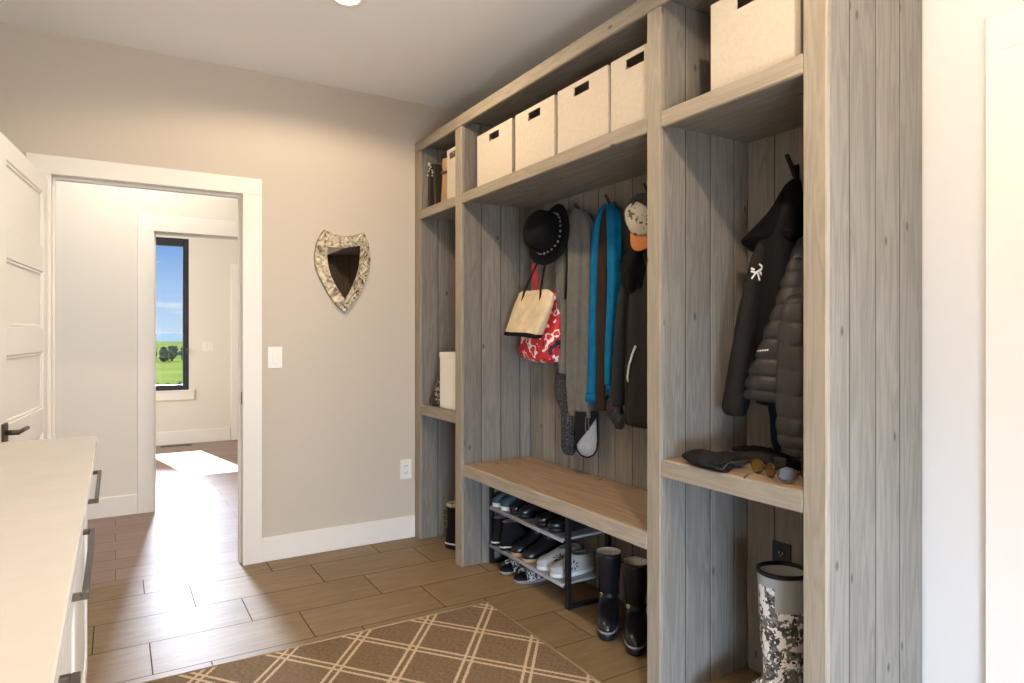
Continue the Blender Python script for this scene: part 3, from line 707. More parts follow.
def footwear(root, x, y, z0, ang, L, W, levels, mu, ms, sole=.022, heel=None, lining=None, ms2=None, welt=None):
    """x,y = heel-to-toe centre; levels: (height, centre offset along foot, half length, half width, toe)"""
    def RG(lv):
        h, c, a, b, toe = lv; return ring(x+c*math.cos(ang), y+c*math.sin(ang), z0+h, a, b, toe, ang)
    mb = MB(); rr = [RG(lv) for lv in catmull(levels, len(levels)*3)]
    top = levels[-1]
    inner = [(top[0]+.002, top[1], top[2]*.93, top[3]*.90, 0), (top[0]-.012, top[1], top[2]*.86, top[3]*.82, 0)]
    deep = max(.03, top[0]*.55); inner.append((top[0]-deep*.5, top[1], top[2]*.80, top[3]*.76, 0))
    mb.quadgrid(rr, True, True, False); up = mb.build('upper', mu, root)
    mb = MB(); mb.quadgrid([RG(levels[-1])]+[RG(i) for i in inner], True, False, True); mb.build('lining', lining or LIND, root)
    l0 = levels[0]
    mb = MB(); mb.quadgrid([RG((.001, l0[1], l0[2]*1.00, l0[3]*1.0, l0[4])), RG((.004, l0[1], l0[2]*1.04, l0[3]*1.06, l0[4])), RG((sole-.004, l0[1], l0[2]*1.05, l0[3]*1.08, l0[4])), RG((sole, l0[1], l0[2]*1.03, l0[3]*1.05, l0[4]))]); so = mb.build('sole', ms, root)
    if welt:
        mb = MB(); mb.quadgrid([RG((sole-.002, l0[1], l0[2]*1.055, l0[3]*1.10, l0[4])), RG((sole+.006, l0[1], l0[2]*1.055, l0[3]*1.10, l0[4]))]); mb.build('welt', welt, so)
    return up
def shoe_thing(name, label, cat, x, y, z, group=None): return thing(name, label, cat, (x, y, z), group)
OUT = PI      # toe pointing into the room (-x)
INW = 0.0     # toe pointing to the wall (+x)
# shoe rack
t = thing('shoe_rack', 'two-tier shoe rack with black end frames and grey shelves, under the bench', 'shoe rack', (1.915, 2.86, 0))
RX0, RX1, RY0, RY1 = 1.79, 2.045, 2.497, 3.222
for y in (RY0, RY1):
    mb = MB(); q = .013
    mb.box(RX0, RX0+.02, y-q, y+q, 0.001, .43, bev=.001); mb.box(RX1-.02, RX1, y-q, y+q, .001, .43, bev=.001)
    mb.box(RX0+.02, RX1-.02, y-q, y+q, .001, .018, bev=.001); mb.box(RX0+.02, RX1-.02, y-q, y+q, .413, .43, bev=.001)
    mb.build('end_frame', BLACKM, t)
GREYSH = mat('grey_shelf', (.33, .33, .34), .6, bump=.1, bscale=200)
T1, T2 = .118, .326
for z in (T1, T2):
    mb = MB(); mb.box(RX0-.012, RX1-.012, RY0+.014, RY1-.014, z-.012, z, bev=.003); sh_ = mb.build('shelf', GREYSH, t)
    mb = MB(); mb.tube([(RX0-.010, RY0+.014, z-.014), (RX0-.010, RY1-.014, z-.014)], .006, 8); mb.build('rail', mat('rail_grey', (.45, .45, .46), .4, metal=.5), sh_)

low = lambda L, W, h: [(.012, 0, L/2*.93, W/2*.9, 1), (.03, 0, L/2*.98, W/2, 1), (.05, -.004, L/2*.93, W/2*.97, 1), (h*.72, -L*.09, L/2*.74, W/2*.86, .6), (h*.92, -L*.17, L/2*.52, W/2*.68, 0), (h, -L*.19, L/2*.46, W/2*.62, 0)]
ankle = lambda L, W, h: [(.012, 0, L/2*.93, W/2*.9, 1), (.03, 0, L/2*.98, W/2, 1), (.055, -.006, L/2*.88, W/2*.95, .8), (.08, -L*.12, L/2*.66, W/2*.84, .4), (.105, -L*.19, L/2*.47, W/2*.76, 0), (h*.85, -L*.20, L/2*.44, W/2*.74, 0), (h, -L*.20, L/2*.45, W/2*.77, 0)]
def shoe(kind, name, label, cat, x, y, z, ang, L, W, h, mu, ms, group=None, **k):
    t = shoe_thing(name, label, cat, x, y, z, group)
    up = footwear(t, x, y, z+.0008, ang, L, W, (low if kind == 'low' else ankle)(L, W, h), mu, ms, **k)
    return t, up
TEAL = mat('teal_mesh', (.035, .075, .09), .7, bump=.4, bscale=260, var=.4, vscale=60)
CH = 1.905
for i, (y, lb) in enumerate(((3.165, 'dark teal running shoe, against the left end of the upper rack tier'), (3.075, 'dark teal running shoe, right one of its pair on the upper rack tier'))):
    tt, up = shoe('low', 'running_shoe', lb, 'shoe', CH, y, T2, OUT, .27, .085, .105, TEAL, SOLEW, 'pairs of shoes on the rack', sole=.03)
    mb = MB()
    for k in range(4): mb.tube([(CH-.035+.018*k, y-.020, T2+.074+.007*k), (CH-.038+.018*k, y, T2+.082+.007*k), (CH-.035+.018*k, y+.020, T2+.074+.007*k)], .003, 6)
    mb.build('laces', SOLEW, tt)
for y, lb in ((2.985, 'shiny black buckled ankle shoe on the upper rack tier, next to the teal runners'), (2.90, 'shiny black buckled ankle shoe on the upper rack tier, right of its twin')):
    tt, up = shoe('ankle', 'ankle_shoe', lb, 'shoe', CH, y, T2, OUT, .26, .080, .135, BLK, RUB, 'pairs of shoes on the rack')
    mb = MB(); mb.box(CH+.02, CH+.032, y-.035, y-.029, T2+.075, T2+.115, bev=.002); mb.build('buckle', mat('steel', (.7, .7, .7), .25, metal=1), tt)
for y, lb in ((2.73, 'low black clog on the upper rack tier, left of its twin'), (2.62, 'low black clog nearest the right frame on the upper rack tier')):
    shoe('low', 'clog', lb, 'shoe', CH-.005, y, T2, OUT, .26, .092, .075, BLK, RUB, 'pairs of shoes on the rack')
for y, lb in ((3.160, 'black bootie with a white sole band, far left on the lower rack tier'), (3.065, 'black bootie with a white sole band, second from left on the lower tier')):
    tt, up = shoe('ankle', 'rubber_bootie', lb, 'shoe', CH-.02, y, T1, INW, .25, .088, .15, BLKS, RUB, 'pairs of shoes on the rack', sole=.018, welt=SOLEW, lining=mat('grey_felt', (.33, .33, .33), .9))
for y, lb in ((2.955, 'black tan-soled ankle boot, left of its pair on the lower rack tier'), (2.845, 'black tan-soled ankle boot, right of its pair on the lower rack tier')):
    tt, up = shoe('ankle', 'pull_on_boot', lb, 'boot', CH, y, T1, OUT, .28, .098, .165, BLK, SOLET, 'pairs of shoes on the rack', sole=.024)
    mb = MB(); mb.box(CH+.03, CH+.075, y-.041, y-.036, T1+.09, T1+.16, bev=.002); mb.build('elastic_gusset', BLKS, tt)
FLOW = bpy.data.materials.new('white_canvas_leaf_print'); n, l = nt(FLOW); b = n['Principled BSDF']; b.inputs['Roughness'].default_value = .85
b.inputs['Base Color'].default_value = (.42, .41, .385, 1)
PRINT = mat('navy_print', (.04, .05, .06), .85)
for y, lb in ((2.715, 'white canvas slip-on with dark print, left of its pair on the lower tier'), (2.60, 'white canvas slip-on with dark print, nearest the right frame of the rack')):
    tt, up = shoe('low', 'slip_on_shoe', lb, 'shoe', CH+.005, y, T1, OUT, .28, .100, .088, FLOW, SOLEW, 'pairs of shoes on the rack', sole=.022, lining=mat('grey_felt2', (.30, .30, .29), .9))
    polys = []
    cx, cz = CH-.035, T1+.055
    for k in range(8):
        a = k*2*PI/8+.3; ca, sa = math.cos(a), math.sin(a)
        for m_ in (0,):
            p = lambda r, w: (cx+r*ca-w*sa, y-.045, cz+(r*sa+w*ca)*.8)
            polys.append([p(.010, 0), p(.022, -.005), p(.038, 0), p(.022, .005)])
    try: decal(up, polys, PRINT, 'leaf_print', (cx, y-.6, cz+.25), parent=tt)
    except Exception as ex: print('decal', ex)
# slippers on the floor
STRAPM = splotch('black_white_print', [(0, (.02, .02, .02)), (.47, (.55, .53, .50)), (.56, (.03, .03, .03))], 55)
for (x, y, a, lb) in ((1.885, 3.055, OUT+.12, 'black slipper with a patterned strap, left of the pair on the floor'), (1.885, 2.895, OUT-.02, 'black slipper with a patterned strap, right of the pair on the floor')):
    tt = shoe_thing('slide_slipper', lb, 'slipper', x, y, 0, 'pair of slippers under the rack')
    ca, sa = math.cos(a), math.sin(a); RG = lambda h, s, c=0, L=.135, W=.05: ring(x+c*ca, y+c*sa, h, L*s, W*s, 1, a)
    mb = MB(); mb.quadgrid([RG(.001, .97), RG(.005, 1.0), RG(.016, 1.0), RG(.019, .985)]); mb.build('sole', SOLEG, tt)
    mb = MB(); mb.quadgrid([RG(.019, .99), RG(.026, 1.0), RG(.030, .96), RG(.030, .6)]); mb.build('footbed', BLKS, tt)
    mb = MB(); rings = []
    for i in range(9):
        u = .0+.085*i/8; q = math.sin(PI*(i+1)/10)
        rr_ = []
        for k in range(13):
            th = PI*k/12; lx = u; ly = .053*math.cos(th); lz = .016+(.050+.018*(1-i/8))*math.sin(th)**.8
            rr_.append((x+lx*ca-ly*sa, y+lx*sa+ly*ca, lz))
        rings.append(rr_)
    mb.quadgrid(rings, closed=False); st_ = mb.build('strap', STRAPM, tt, recalc=False); md = st_.modifiers.new('thick', 'SOLIDIFY'); md.thickness = .006
# tall black boots
for (x, y, lb) in ((1.83, 2.245, 'tall black boot with pale lining, standing right beside the shoe rack'), (1.845, 2.085, 'tall black boot with pale lining, half hidden behind the post')):
    tt = shoe_thing('tall_boot', lb, 'boot', x, y, 0, 'pair of tall black boots')
    a = math.radians(228)
    lv = [(.026, 0, .128, .044, 1), (.05, 0, .130, .049, 1), (.075, -.012, .112, .048, .8), (.10, -.045, .078, .043, .4), (.125, -.066, .052, .041, 0), (.155, -.066, .049, .042, 0), (.21, -.062, .056, .049, 0), (.265, -.060, .062, .054, 0), (.300, -.060, .064, .056, 0), (.312, -.060, .065, .057, 0)]
    footwear(tt, x, y, .0008, a, .26, .09, lv, BLK, RUB, sole=.032, lining=LINEW, welt=SOLEG)
    x, y = x-.062*math.cos(a), y-.062*math.sin(a)
    mb = MB(); mb.quadgrid([ring(x, y, .128, .0545, .0445, 0, a), ring(x, y, .145, .0525, .0445, 0, a)], True, False, False); s_ = mb.build('ankle_strap', RUB, tt)
    mb = MB(); mb.box(x-.052, x-.044, y-.018, y-.002, .126, .146, bev=.002); mb.build('buckle', mat('steel', (.7, .7, .7), .25, metal=1), s_)
    mb = MB(); mb.quadgrid([ring(x, y, .302, .0665, .0585, 0, a), ring(x, y, .316, .0665, .0585, 0, a), ring(x, y, .317, .062, .054, 0, a)], True, False, False); mb.build('top_binding', RUB, tt)
    mb = MB(); mb.box(x-.058, x-.050, y+.006, y+.020, .16, .295, bev=.003); mb.build('side_zip', RUB, tt)
# lace-up boot in the narrow left bay
x, y = 1.745, 3.555
tt = shoe_thing('snow_boot', 'black snow boot with a pale fleece cuff, in the narrow left bay', 'boot', x, y, 0)
lv = [(.03, .05, .115, .044, 1), (.055, .05, .118, .047, 1), (.08, .04, .10, .046, .7), (.11, .01, .07, .045, .3), (.14, 0, .055, .045, 0), (.20, 0, .055, .047, 0), (.255, 0, .058, .050, 0)]
footwear(tt, x, y, .0008, math.radians(-40), .25, .09, lv, BLKS, RUB, sole=.03, lining=LINEW, welt=SOLEW)
mb = MB()
for k in range(14): 
    an = 2*PI*k/14; mb.lathe([(.0005, -.012), (.012, -.006), (.014, 0), (.012, .006), (.0005, .012)], (x+.050*math.cos(an), y+.046*math.sin(an), .262), seg=8)
mb.build('fleece_cuff', mat('tan_fleece', (.40, .32, .23), .95, bump=.6, bscale=120), tt)
mb = MB()
for k in range(4): 
    zz = .11+.035*k; mb.tube([(x-.048, y+.034, zz), (x-.062, y+.040, zz+.012), (x-.066, y+.036, zz-.004), (x-.052, y+.030, zz-.010)], .003, 6)
mb.build('laces', BLACKM, tt)
# camouflage boot in the right bay
CAMO = bpy.data.materials.new('snow_camouflage'); n, l = nt(CAMO); b = n['Principled BSDF']; b.inputs['Roughness'].default_value = .6; b.inputs['Specular IOR Level'].default_value = .2
tc = node(n, 'ShaderNodeTexCoord'); prev = None
for sc_, lo, c_, off in ((26, .0, (.16, .155, .15), 0), (34, .53, (.07, .068, .066), 3), (60, .60, (.30, .29, .28), 7), (30, .54, (.85, .85, .86), 11), (85, .60, (.88, .88, .88), 17), (70, .64, (.02, .02, .02), 23)):
    if prev is None: prev = node(n, 'ShaderNodeRGB'); prev.outputs[0].default_value = (*c_, 1); prev = prev.outputs[0]; continue
    mp = node(n, 'ShaderNodeMapping', inp={'Location': (off, off*.6, off*.3)}); l.new(tc.outputs['Object'], mp.inputs[0])
    nz = node(n, 'ShaderNodeTexNoise', inp={'Scale': float(sc_), 'Detail': 3}); l.new(mp.outputs[0], nz.inputs[0])
    gt = node(n, 'ShaderNodeMath', operation='GREATER_THAN', inp={1: lo}); l.new(nz.outputs[0], gt.inputs[0])
    mx = node(n, 'ShaderNodeMixRGB', inp={'Color2': (*c_, 1)}); l.new(gt.outputs[0], mx.inputs[0]); l.new(prev, mx.inputs[1]); prev = mx.outputs[0]
l.new(prev, b.inputs['Base Color'])
x, y = 1.850, 1.385
tt = shoe_thing('camouflage_boot', 'tall white and grey camouflage hunting boot standing in the bottom right bay', 'boot', x, y, 0)
a = math.radians(150)
lv = [(.035, .075, .140, .050, 1), (.06, .075, .145, .054, 1), (.09, .06, .128, .054, .8), (.12, .025, .092, .052, .4), (.155, 0, .066, .054, 0), (.20, -.004, .064, .056, 0), (.28, 0, .068, .062, 0), (.345, 0, .072, .066, 0), (.40, 0, .074, .069, 0)]
footwear(tt, x, y, .0008, a, .28, .1, lv, CAMO, RUB, sole=.038, lining=LIND, welt=SOLEG)
GREYN = mat('grey_neoprene', (.40, .42, .43), .6)
mb = MB(); rr = [ring(x, y, .395, .0745, .0695, 0, a), ring(x, y, .43, .075, .070, 0, a), ring(x, y, .505, .077, .072, 0, a)]; mb.quadgrid(rr, True, False, False); up = mb.build('neoprene_collar', GREYN, tt)
mb = MB(); mb.quadgrid([ring(x, y, .507, .071, .066, 0, a), ring(x, y, .43, .069, .064, 0, a), ring(x, y, .30, .05, .05, 0, a)], True, False, True); mb.build('collar_lining', mat('pale_lining', (.50, .51, .50), .9), tt)
mb = MB(); pts = [Vector(p) for p in ring(x, y, .508, .076, .071, 0, a, 40)]; mb.tube(pts, .0075, 10, closed=True); mb.build('rim', RUB, tt)
mb = MB(); mb.quadgrid([ring(x-.0775*math.cos(a+1.5)*-0, y, .36, .0738, .0685, 0, a)[j:j+5] for j in (0,)]+[ring(x, y, .47, .0785, .0735, 0, a)[0:5]], closed=False); tb = mb.build('camouflage_tab', CAMO, tt, recalc=False)
mb = MB(); 
for k in range(5): mb.box(-.004+k*.009, .002+k*.009, -.0006, .0006, -.005, .005-.003*(k % 2), bev=0)
for v in mb.bm.verts: v.co = Matrix.Rotation(math.radians(-52), 3, 'Z') @ v.co + Vector((x-.069, y+.012, .345))
mb.build('red_mark', mat('red_print', (.55, .03, .05), .6), tt)

# ------------------------------------------------------------------ hanging things, long bay
FELT = mat('black_felt', (.006, .006, .0065), .9, spec=.12, bump=.2, bscale=150)
t = thing('brimmed_hat', 'black brimmed hat with a silver chain band, hanging on the leftmost hook', 'hat', (1.98, 2.88, 1.79))
hc = Vector((1.935, 2.835, 1.788)); hrot = Matrix.Rotation(math.radians(4), 3, 'Z') @ Matrix.Rotation(math.radians(14), 3, 'Y')
def hatpt(p): return hc + hrot @ Vector(p)
def hatlathe(prof, m, name, seg=40, wave=0):
    mb = MB(); rings = []
    for r, h in prof:
        rings.append([hatpt((-h+(wave*math.sin(2*a_)*(r/.155)**2), r*math.cos(a_), r*1.06*math.sin(a_))) for a_ in [2*PI*k/seg for k in range(seg)]])
    mb.quadgrid(rings); return mb.build(name, m, t)
hatlathe([(.085, -.0), (.12, .002), (.152, .004), (.156, .008), (.152, .011), (.12, .009), (.094, .010)], FELT, 'brim', wave=.014)
hatlathe([(.098, .008), (.102, .03), (.102, .07), (.094, .108), (.072, .130), (.040, .126), (.0005, .114)], FELT, 'crown')
mb = MB()
for k in range(26):
    a_ = 2*PI*k/26; p = hatpt((-.024-.006*math.sin(3*a_), .104*math.cos(a_), .111*math.sin(a_)))
    mb.lathe([(.0005, -.006), (.006, -.003), (.008, 0), (.006, .003), (.0005, .006)], p, axis='x' if k % 2 else 'z', seg=8)
mb.build('chain_band', mat('tarnished_silver', (.5, .46, .38), .35, metal=.9), t)

# tan tote and red print bag
KRAFT = mat('crinkled_kraft', (.60, .47, .30), .75, bump=1.0, bscale=22, var=.16, vscale=18); BTRIM = mat('black_webbing', (.009, .0085, .009), .8, spec=.15)
t = thing('tan_tote', 'crinkled tan tote bag with black straps, hanging below the black hat', 'bag', (1.88, 2.97, 1.40))
mb = MB(); rings = []; N = 12
for i in range(N+1):
    f = i/N; z = 1.500-.235*f; xf = 1.905-.075*f; dep = .018+.052*f**.7; yc = 2.945+.060*f; hw = .165+.008*math.sin(f*5)
    rg = []
    for k in range(36):
        a_ = 2*PI*k/36; c_, s_ = math.cos(a_), math.sin(a_)
        q = 1+.05*math.sin(7*a_+3*f)*f+.10*math.sin(13*a_+9*f)*math.sin(8*f+2*a_)+.06*math.sin(21*a_-17*f)
        rg.append((xf+dep*.5+dep*.55*math.copysign(abs(c_)**.6, c_)*q, yc+hw*math.copysign(abs(s_)**.35, s_), z+.010*math.sin(a_*2+1)*(1-f)+.012*s_))
    rings.append(rg)
mb.quadgrid(rings, True, False, True); mb.build('bag_body', KRAFT, t)
mb = MB(); mb.quadgrid([[ (p[0]-.002 if p[0] < 1.93 else p[0]+.002, p[1]+(-.003 if p[1] < 2.95 else .003), p[2]) for p in rings[i]] for i in (N-1, N)], True, False, True); mb.build('base_trim', BTRIM, t)
for dy in (-.10, .10):
    mb = MB(); mb.tube([(1.885, 2.965+dy*1.0, 1.40), (1.895, 2.955+dy*.8, 1.505), (1.95, 2.95+dy*.4, 1.66), (2.015, 2.95+dy*.12, 1.80), (2.03, 2.95, 1.905)], .0055, 8); mb.build('strap', BTRIM, t)
RED = splotch('red_white_print', [(0, (.02, .015, .03)), (.40, (.55, .02, .03)), (.54, (.80, .74, .70)), (.61, (.60, .025, .035))], 17, detail=2, seed=2.3)
t = thing('red_bag', 'red and white printed fabric bag hanging behind the tan tote', 'bag', (1.985, 2.93, 1.30))
mb = garment([(1.50, 1.995, 2.90, .02, .10), (1.45, 1.985, 2.91, .03, .13), (1.36, 1.970, 2.935, .045, .155), (1.25, 1.955, 2.955, .056, .185), (1.17, 1.950, 2.965, .056, .18), (1.135, 1.955, 2.94, .045, .14), (1.122, 1.96, 2.93, .02, .06)], n=24, folds=[(6, .05, .5, .4)], pw=.85, seed=9)
mb.build('bag_body', RED, t, sub=1)
mb = MB()
mb.box(1.955, 1.960, 2.985, 3.030, 1.46, 1.66, bev=.002, rot=Matrix.Rotation(-.12, 3, 'X'), piv=(1.957, 3.0, 1.46)); mb.box(1.955, 2.035, 2.99, 3.02, 1.655, 1.661, bev=.001); mb.build('handle', mat('red_webbing', (.52, .02, .035), .8), t)
for v in (): pass

def hang(name, label, cat, rows, m, part_name='body', root=None, **k):
    if root is None:
        root = thing(name, label, cat, (2.03, rows[0][2], rows[-1][0]))
    mb = garment(rows, **k); o = mb.build(part_name, m, root, sub=1)
    return root, o
GREYK = mat('grey_knit', (.105, .100, .086), .95, bump=.5, bscale=220, var=.12, vscale=30, sheen=.2)
cd, _ = hang('grey_cardigan', 'long grey knitted cardigan with a fringed hem, hanging left of the teal scarf', 'cardigan',
     [(1.915, 2.03, 2.735, .02, .014), (1.875, 2.015, 2.716, .035, .070), (1.788, 2.0, 2.681, .045, .098), (1.596, 1.995, 2.661, .048, .093), (1.346, 1.99, 2.656, .05, .09), (1.096, 1.99, 2.665, .045, .092), (.946, 1.99, 2.661, .04, .092), (.862, 1.99, 2.65, .034, .093)], GREYK, folds=[(9, .16, .3, .25), (4, .16, 1.2, .4)], wr=.035, seed=3)
hang('', '', '', [(1.885, 2.02, 2.725, .02, .02), (1.782, 2.022, 2.735, .022, .036), (1.66, 1.985, 2.772, .036, .062), (1.552, 1.985, 2.776, .038, .064), (1.296, 1.99, 2.768, .038, .060), (1.067, 1.985, 2.755, .038, .055)], GREYK, 'sleeve', cd, folds=[(7, .12, 1.3, .3)], seed=5)
mb = MB()
for i in range(26):
    y = 2.565+.17*i/25; x = 1.972-.012*math.sin(i*1.7); mb.tube([(x, y, .875), (x-.004, y+R.uniform(-.004, .004), .84), (x-.002, y+R.uniform(-.008, .008), .80+R.uniform(-.01, .02))], .0022, 5)
mb.build('fringe', GREYK, cd)
mb = MB(); mb.tube([(1.945, 2.705, 1.74), (1.940, 2.70, 1.60), (1.938, 2.715, 1.45)], .009, 8, taper=[.4, 1, .6]); mb.build('placket', BTRIM, cd)
LACE = splotch('dark_lace', [(0, (.012, .012, .015)), (.54, (.10, .10, .11)), (.60, (.015, .015, .018))], 120, rough=.9)
hang('lace_scarf', 'dark speckled lace scarf whose end hangs below the cardigan sleeve', 'scarf',
     [(1.20, 2.01, 2.78, .025, .05), (1.142, 2.005, 2.783, .03, .06), (1.039, 2.0, 2.793, .035, .086), (.952, 1.99, 2.782, .035, .084), (.878, 1.985, 2.751, .03, .060), (.735, 1.985, 2.747, .03, .055), (.69, 1.985, 2.751, .027, .050), (.658, 1.985, 2.751, .012, .03)], LACE, folds=[(7, .10, .9, .3)], seed=8)
GMESH = mat('pale_grey_mesh', (.36, .36, .37), .8, bump=.8, bscale=320, var=.35, vscale=260)
ms = thing('mesh_pouch', 'pale grey mesh pouch edged and flapped in black, hanging under the cardigan fringe', 'pouch', (1.98, 2.595, .68))
pw, pn_ = Vector((.66, -.75, 0)), Vector((-.75, -.66, 0)); pc = Vector((1.985, 2.597, .79))
PP = lambda s_, z_, d_=0: tuple(pc+pw*s_+pn_*d_+Vector((0, 0, z_)))
outl = [(-.050, .105), (-.052, .02), (-.053, -.05), (-.045, -.085), (-.025, -.110), (.005, -.118), (.032, -.105), (.048, -.080), (.053, -.04), (.052, .03), (.050, .105)]
mb = MB(); mb.quadgrid([[PP(a*k, b*k+(1-k)*.0, d) for a, b in outl] for k, d in ((.96, -.012), (1.0, -.004), (1.0, .006), (.93, .016), (.6, .024), (.05, .026))]); mb.build('body', GMESH, ms)
mb = MB(); fl = [(-.052, .107), (.052, .107), (.054, .085), (.020, .030), (-.020, -.020), (-.050, -.062), (-.054, 0)]
mb.quadgrid([[PP(a, b, d) for a, b in fl] for d in (.018, .030)], smooth=False); mb.build('flap', BTRIM, ms)
mb = MB(); mb.tube([PP(a, b, .006) for a, b in outl], .0055, 8); mb.build('piping', BTRIM, ms)
mb = MB(); mb.tube([(2.0, 2.60, .90), (2.02, 2.62, 1.2), (2.035, 2.70, 1.6), (2.035, 2.735, 1.90)], .003, 6); mb.build('cord', BTRIM, ms)

TEALF = mat('teal_fleece', (.003, .125, .265), .9, bump=.25, bscale=200, var=.15, vscale=20, spec=.15)
tl, _ = hang('teal_scarf', 'bright teal blue scarf with fringed ends, doubled over a hook in the long bay', 'scarf',
     [(1.90, 2.03, 2.493, .02, .016), (1.847, 1.995, 2.482, .033, .032), (1.724, 1.98, 2.499, .034, .031), (1.439, 1.98, 2.521, .03, .03), (1.15, 1.98, 2.531, .03, .035), (.985, 1.98, 2.539, .025, .038)], TEALF, folds=[(6, .12, .4, .2)], seed=12)
hang('', '', '', [(1.897, 2.03, 2.471, .02, .02), (1.834, 1.995, 2.405, .035, .034), (1.71, 1.98, 2.381, .036, .032), (1.479, 1.98, 2.384, .032, .032), (1.201, 1.98, 2.404, .03, .031), (1.03, 1.98, 2.418, .026, .028)], TEALF, 'tail', tl, folds=[(6, .12, 2.4, .2)], seed=13)
mb = MB()
for (ya, yb, zt, zb, k_) in ((2.503, 2.575, .992, .94, 12), (2.394, 2.442, 1.035, .985, 9)):
    for i in range(k_):
        y = ya+(yb-ya)*i/(k_-1); mb.tube([(1.962, y, zt), (1.960, y+R.uniform(-.003, .003), (zt+zb)/2), (1.962, y+R.uniform(-.006, .006), zb+R.uniform(-.008, .008))], .003, 5)
mb.build('fringe', TEALF, tl)
BRF = mat('dark_brown_wool', (.034, .019, .013), .95, spec=.12, bump=.4, bscale=220)
hang('brown_scarf', 'dark brown scarf hanging between the two tails of the teal scarf', 'scarf',
     [(1.893, 2.03, 2.482, .015, .016), (1.829, 1.985, 2.447, .02, .030), (1.622, 1.965, 2.445, .02, .038), (1.294, 1.962, 2.446, .024, .038), (1.059, 1.962, 2.450, .024, .034), (.914, 1.962, 2.450, .02, .038)], BRF, folds=[(5, .12, .2, .2)], seed=14)

SHELLJ = mat('charcoal_shell', (.020, .018, .0165), .7, spec=.2, bump=.15, bscale=30); HOODB = mat('black_lining_fleece', (.006, .006, .0065), .85, spec=.12)
jk, jb = hang('charcoal_jacket', 'charcoal jacket with a white zip pull, hanging under the trucker cap', 'jacket',
     [(1.66, 2.02, 2.19, .03, .03), (1.633, 1.98, 2.188, .05, .055), (1.561, 1.965, 2.172, .06, .075), (1.421, 1.955, 2.156, .065, .085), (1.206, 1.95, 2.150, .066, .090), (.992, 1.95, 2.148, .066, .094), (.905, 1.95, 2.152, .06, .105), (.872, 1.95, 2.155, .035, .095)], SHELLJ, folds=[(6, .09, .6, .3)], wr=.02, seed=15)
hang('', '', '', [(1.600, 1.945, 2.205, .035, .025), (1.423, 1.915, 2.228, .040, .022), (1.249, 1.91, 2.245, .042, .024), (1.072, 1.91, 2.264, .042, .024), (.975, 1.91, 2.272, .038, .027), (.955, 1.912, 2.272, .02, .015)], SHELLJ, 'sleeve', jk, wr=.035, seed=16)
hang('', '', '', [(1.665, 2.01, 2.185, .03, .03), (1.62, 1.955, 2.185, .06, .05), (1.55, 1.925, 2.175, .06, .06), (1.47, 1.92, 2.17, .045, .05), (1.43, 1.925, 2.165, .02, .03)], HOODB, 'hood', jk, folds=[(5, .12, .8, .5)], wr=.04, seed=17)
mb = MB(); mb.tube([(1.884, 2.128, 1.225), (1.876, 2.140, 1.19), (1.872, 2.158, 1.14), (1.875, 2.170, 1.09), (1.88, 2.172, 1.07)], .0045, 8, taper=[1.2, 1, 1, .9, .8]); mb.build('zip_pull', mat('white_cord', (.8, .8, .78), .6), jk)
GLV = splotch('dark_glove', [(0, (.012, .012, .013)), (.66, (.12, .018, .022)), (.70, (.012, .011, .012))], 40)
hang('knit_glove', 'dark glove with red flecks hanging below the brown scarf and charcoal sleeve', 'glove',
     [(1.0, 1.975, 2.335, .015, .02), (.984, 1.955, 2.345, .025, .038), (.938, 1.95, 2.345, .03, .045), (.90, 1.95, 2.335, .028, .05), (.865, 1.95, 2.315, .02, .03), (.845, 1.95, 2.312, .01, .015)], GLV, wr=.08, seed=18)
# trucker cap
t = thing('trucker_cap', 'cream floral trucker cap with an orange bill, on the hook by the post', 'cap', (1.96, 2.19, 1.76))
cc = Vector((1.975, 2.155, 1.775))
crot = Matrix.Rotation(math.radians(196), 3, 'Z') @ Matrix.Rotation(math.radians(58), 3, 'Y')   # front (+x local) toward the room, nose tipped down
def cappt(p): return cc + crot @ Vector(p)
def dome(th0, th1, m, name, r=.088, hgt=.115, off=0):
    mb = MB(); rings = []; K = 24
    for i in range(12):
        e_ = PI/2*i/11*.995
        rings.append([cappt(((r*1.06+off)*math.cos(e_)**.75*math.cos(a_), (r+off)*math.cos(e_)**.75*math.sin(a_), (hgt+off)*math.sin(e_))) for a_ in [th0+(th1-th0)*k/K for k in range(K+1)]])
    mb.quadgrid(rings, closed=False); o = mb.build(name, m, t); md = o.modifiers.new('thick', 'SOLIDIFY'); md.thickness = .003; return o
FLORAL = splotch('cream_floral', [(0, (.12, .13, .06)), (.36, (.35, .18, .06)), (.40, (.80, .76, .64)), (.66, (.45, .46, .28)), (.70, (.16, .17, .08))], 32, detail=2)
dome(-1.15, 1.15, FLORAL, 'front_panel'); dome(1.15, 2*PI-1.15, mat('dark_cap_mesh', (.06, .055, .055), .8, bump=.6, bscale=300), 'mesh_back')
mb = MB(); rings = []
for i in range(7):
    f = i/6; rr_ = []
    for k in range(17):
        a_ = -1.12+2.24*k/16; ex = .068*f*math.cos(a_*1.25)
        rr_.append(cappt((.093*math.cos(a_)+ex, .088*math.sin(a_)*(1+.06*f), -.002-.018*f-.16*(.093*math.sin(a_))**2*10*f)))
    rings.append(rr_)
mb.quadgrid(rings, closed=False); o = mb.build('bill', mat('orange_twill', (.50, .17, .045), .8, bump=.2, bscale=300), t); md = o.modifiers.new('thick', 'SOLIDIFY'); md.thickness = .004
mb = MB(); p = cappt((0, 0, .116)); mb.lathe([(.0005, -.004), (.007, -.001), (.0005, .004)], p, seg=10); mb.build('top_button', mat('dark_cap_mesh', (.06, .055, .055)), t)

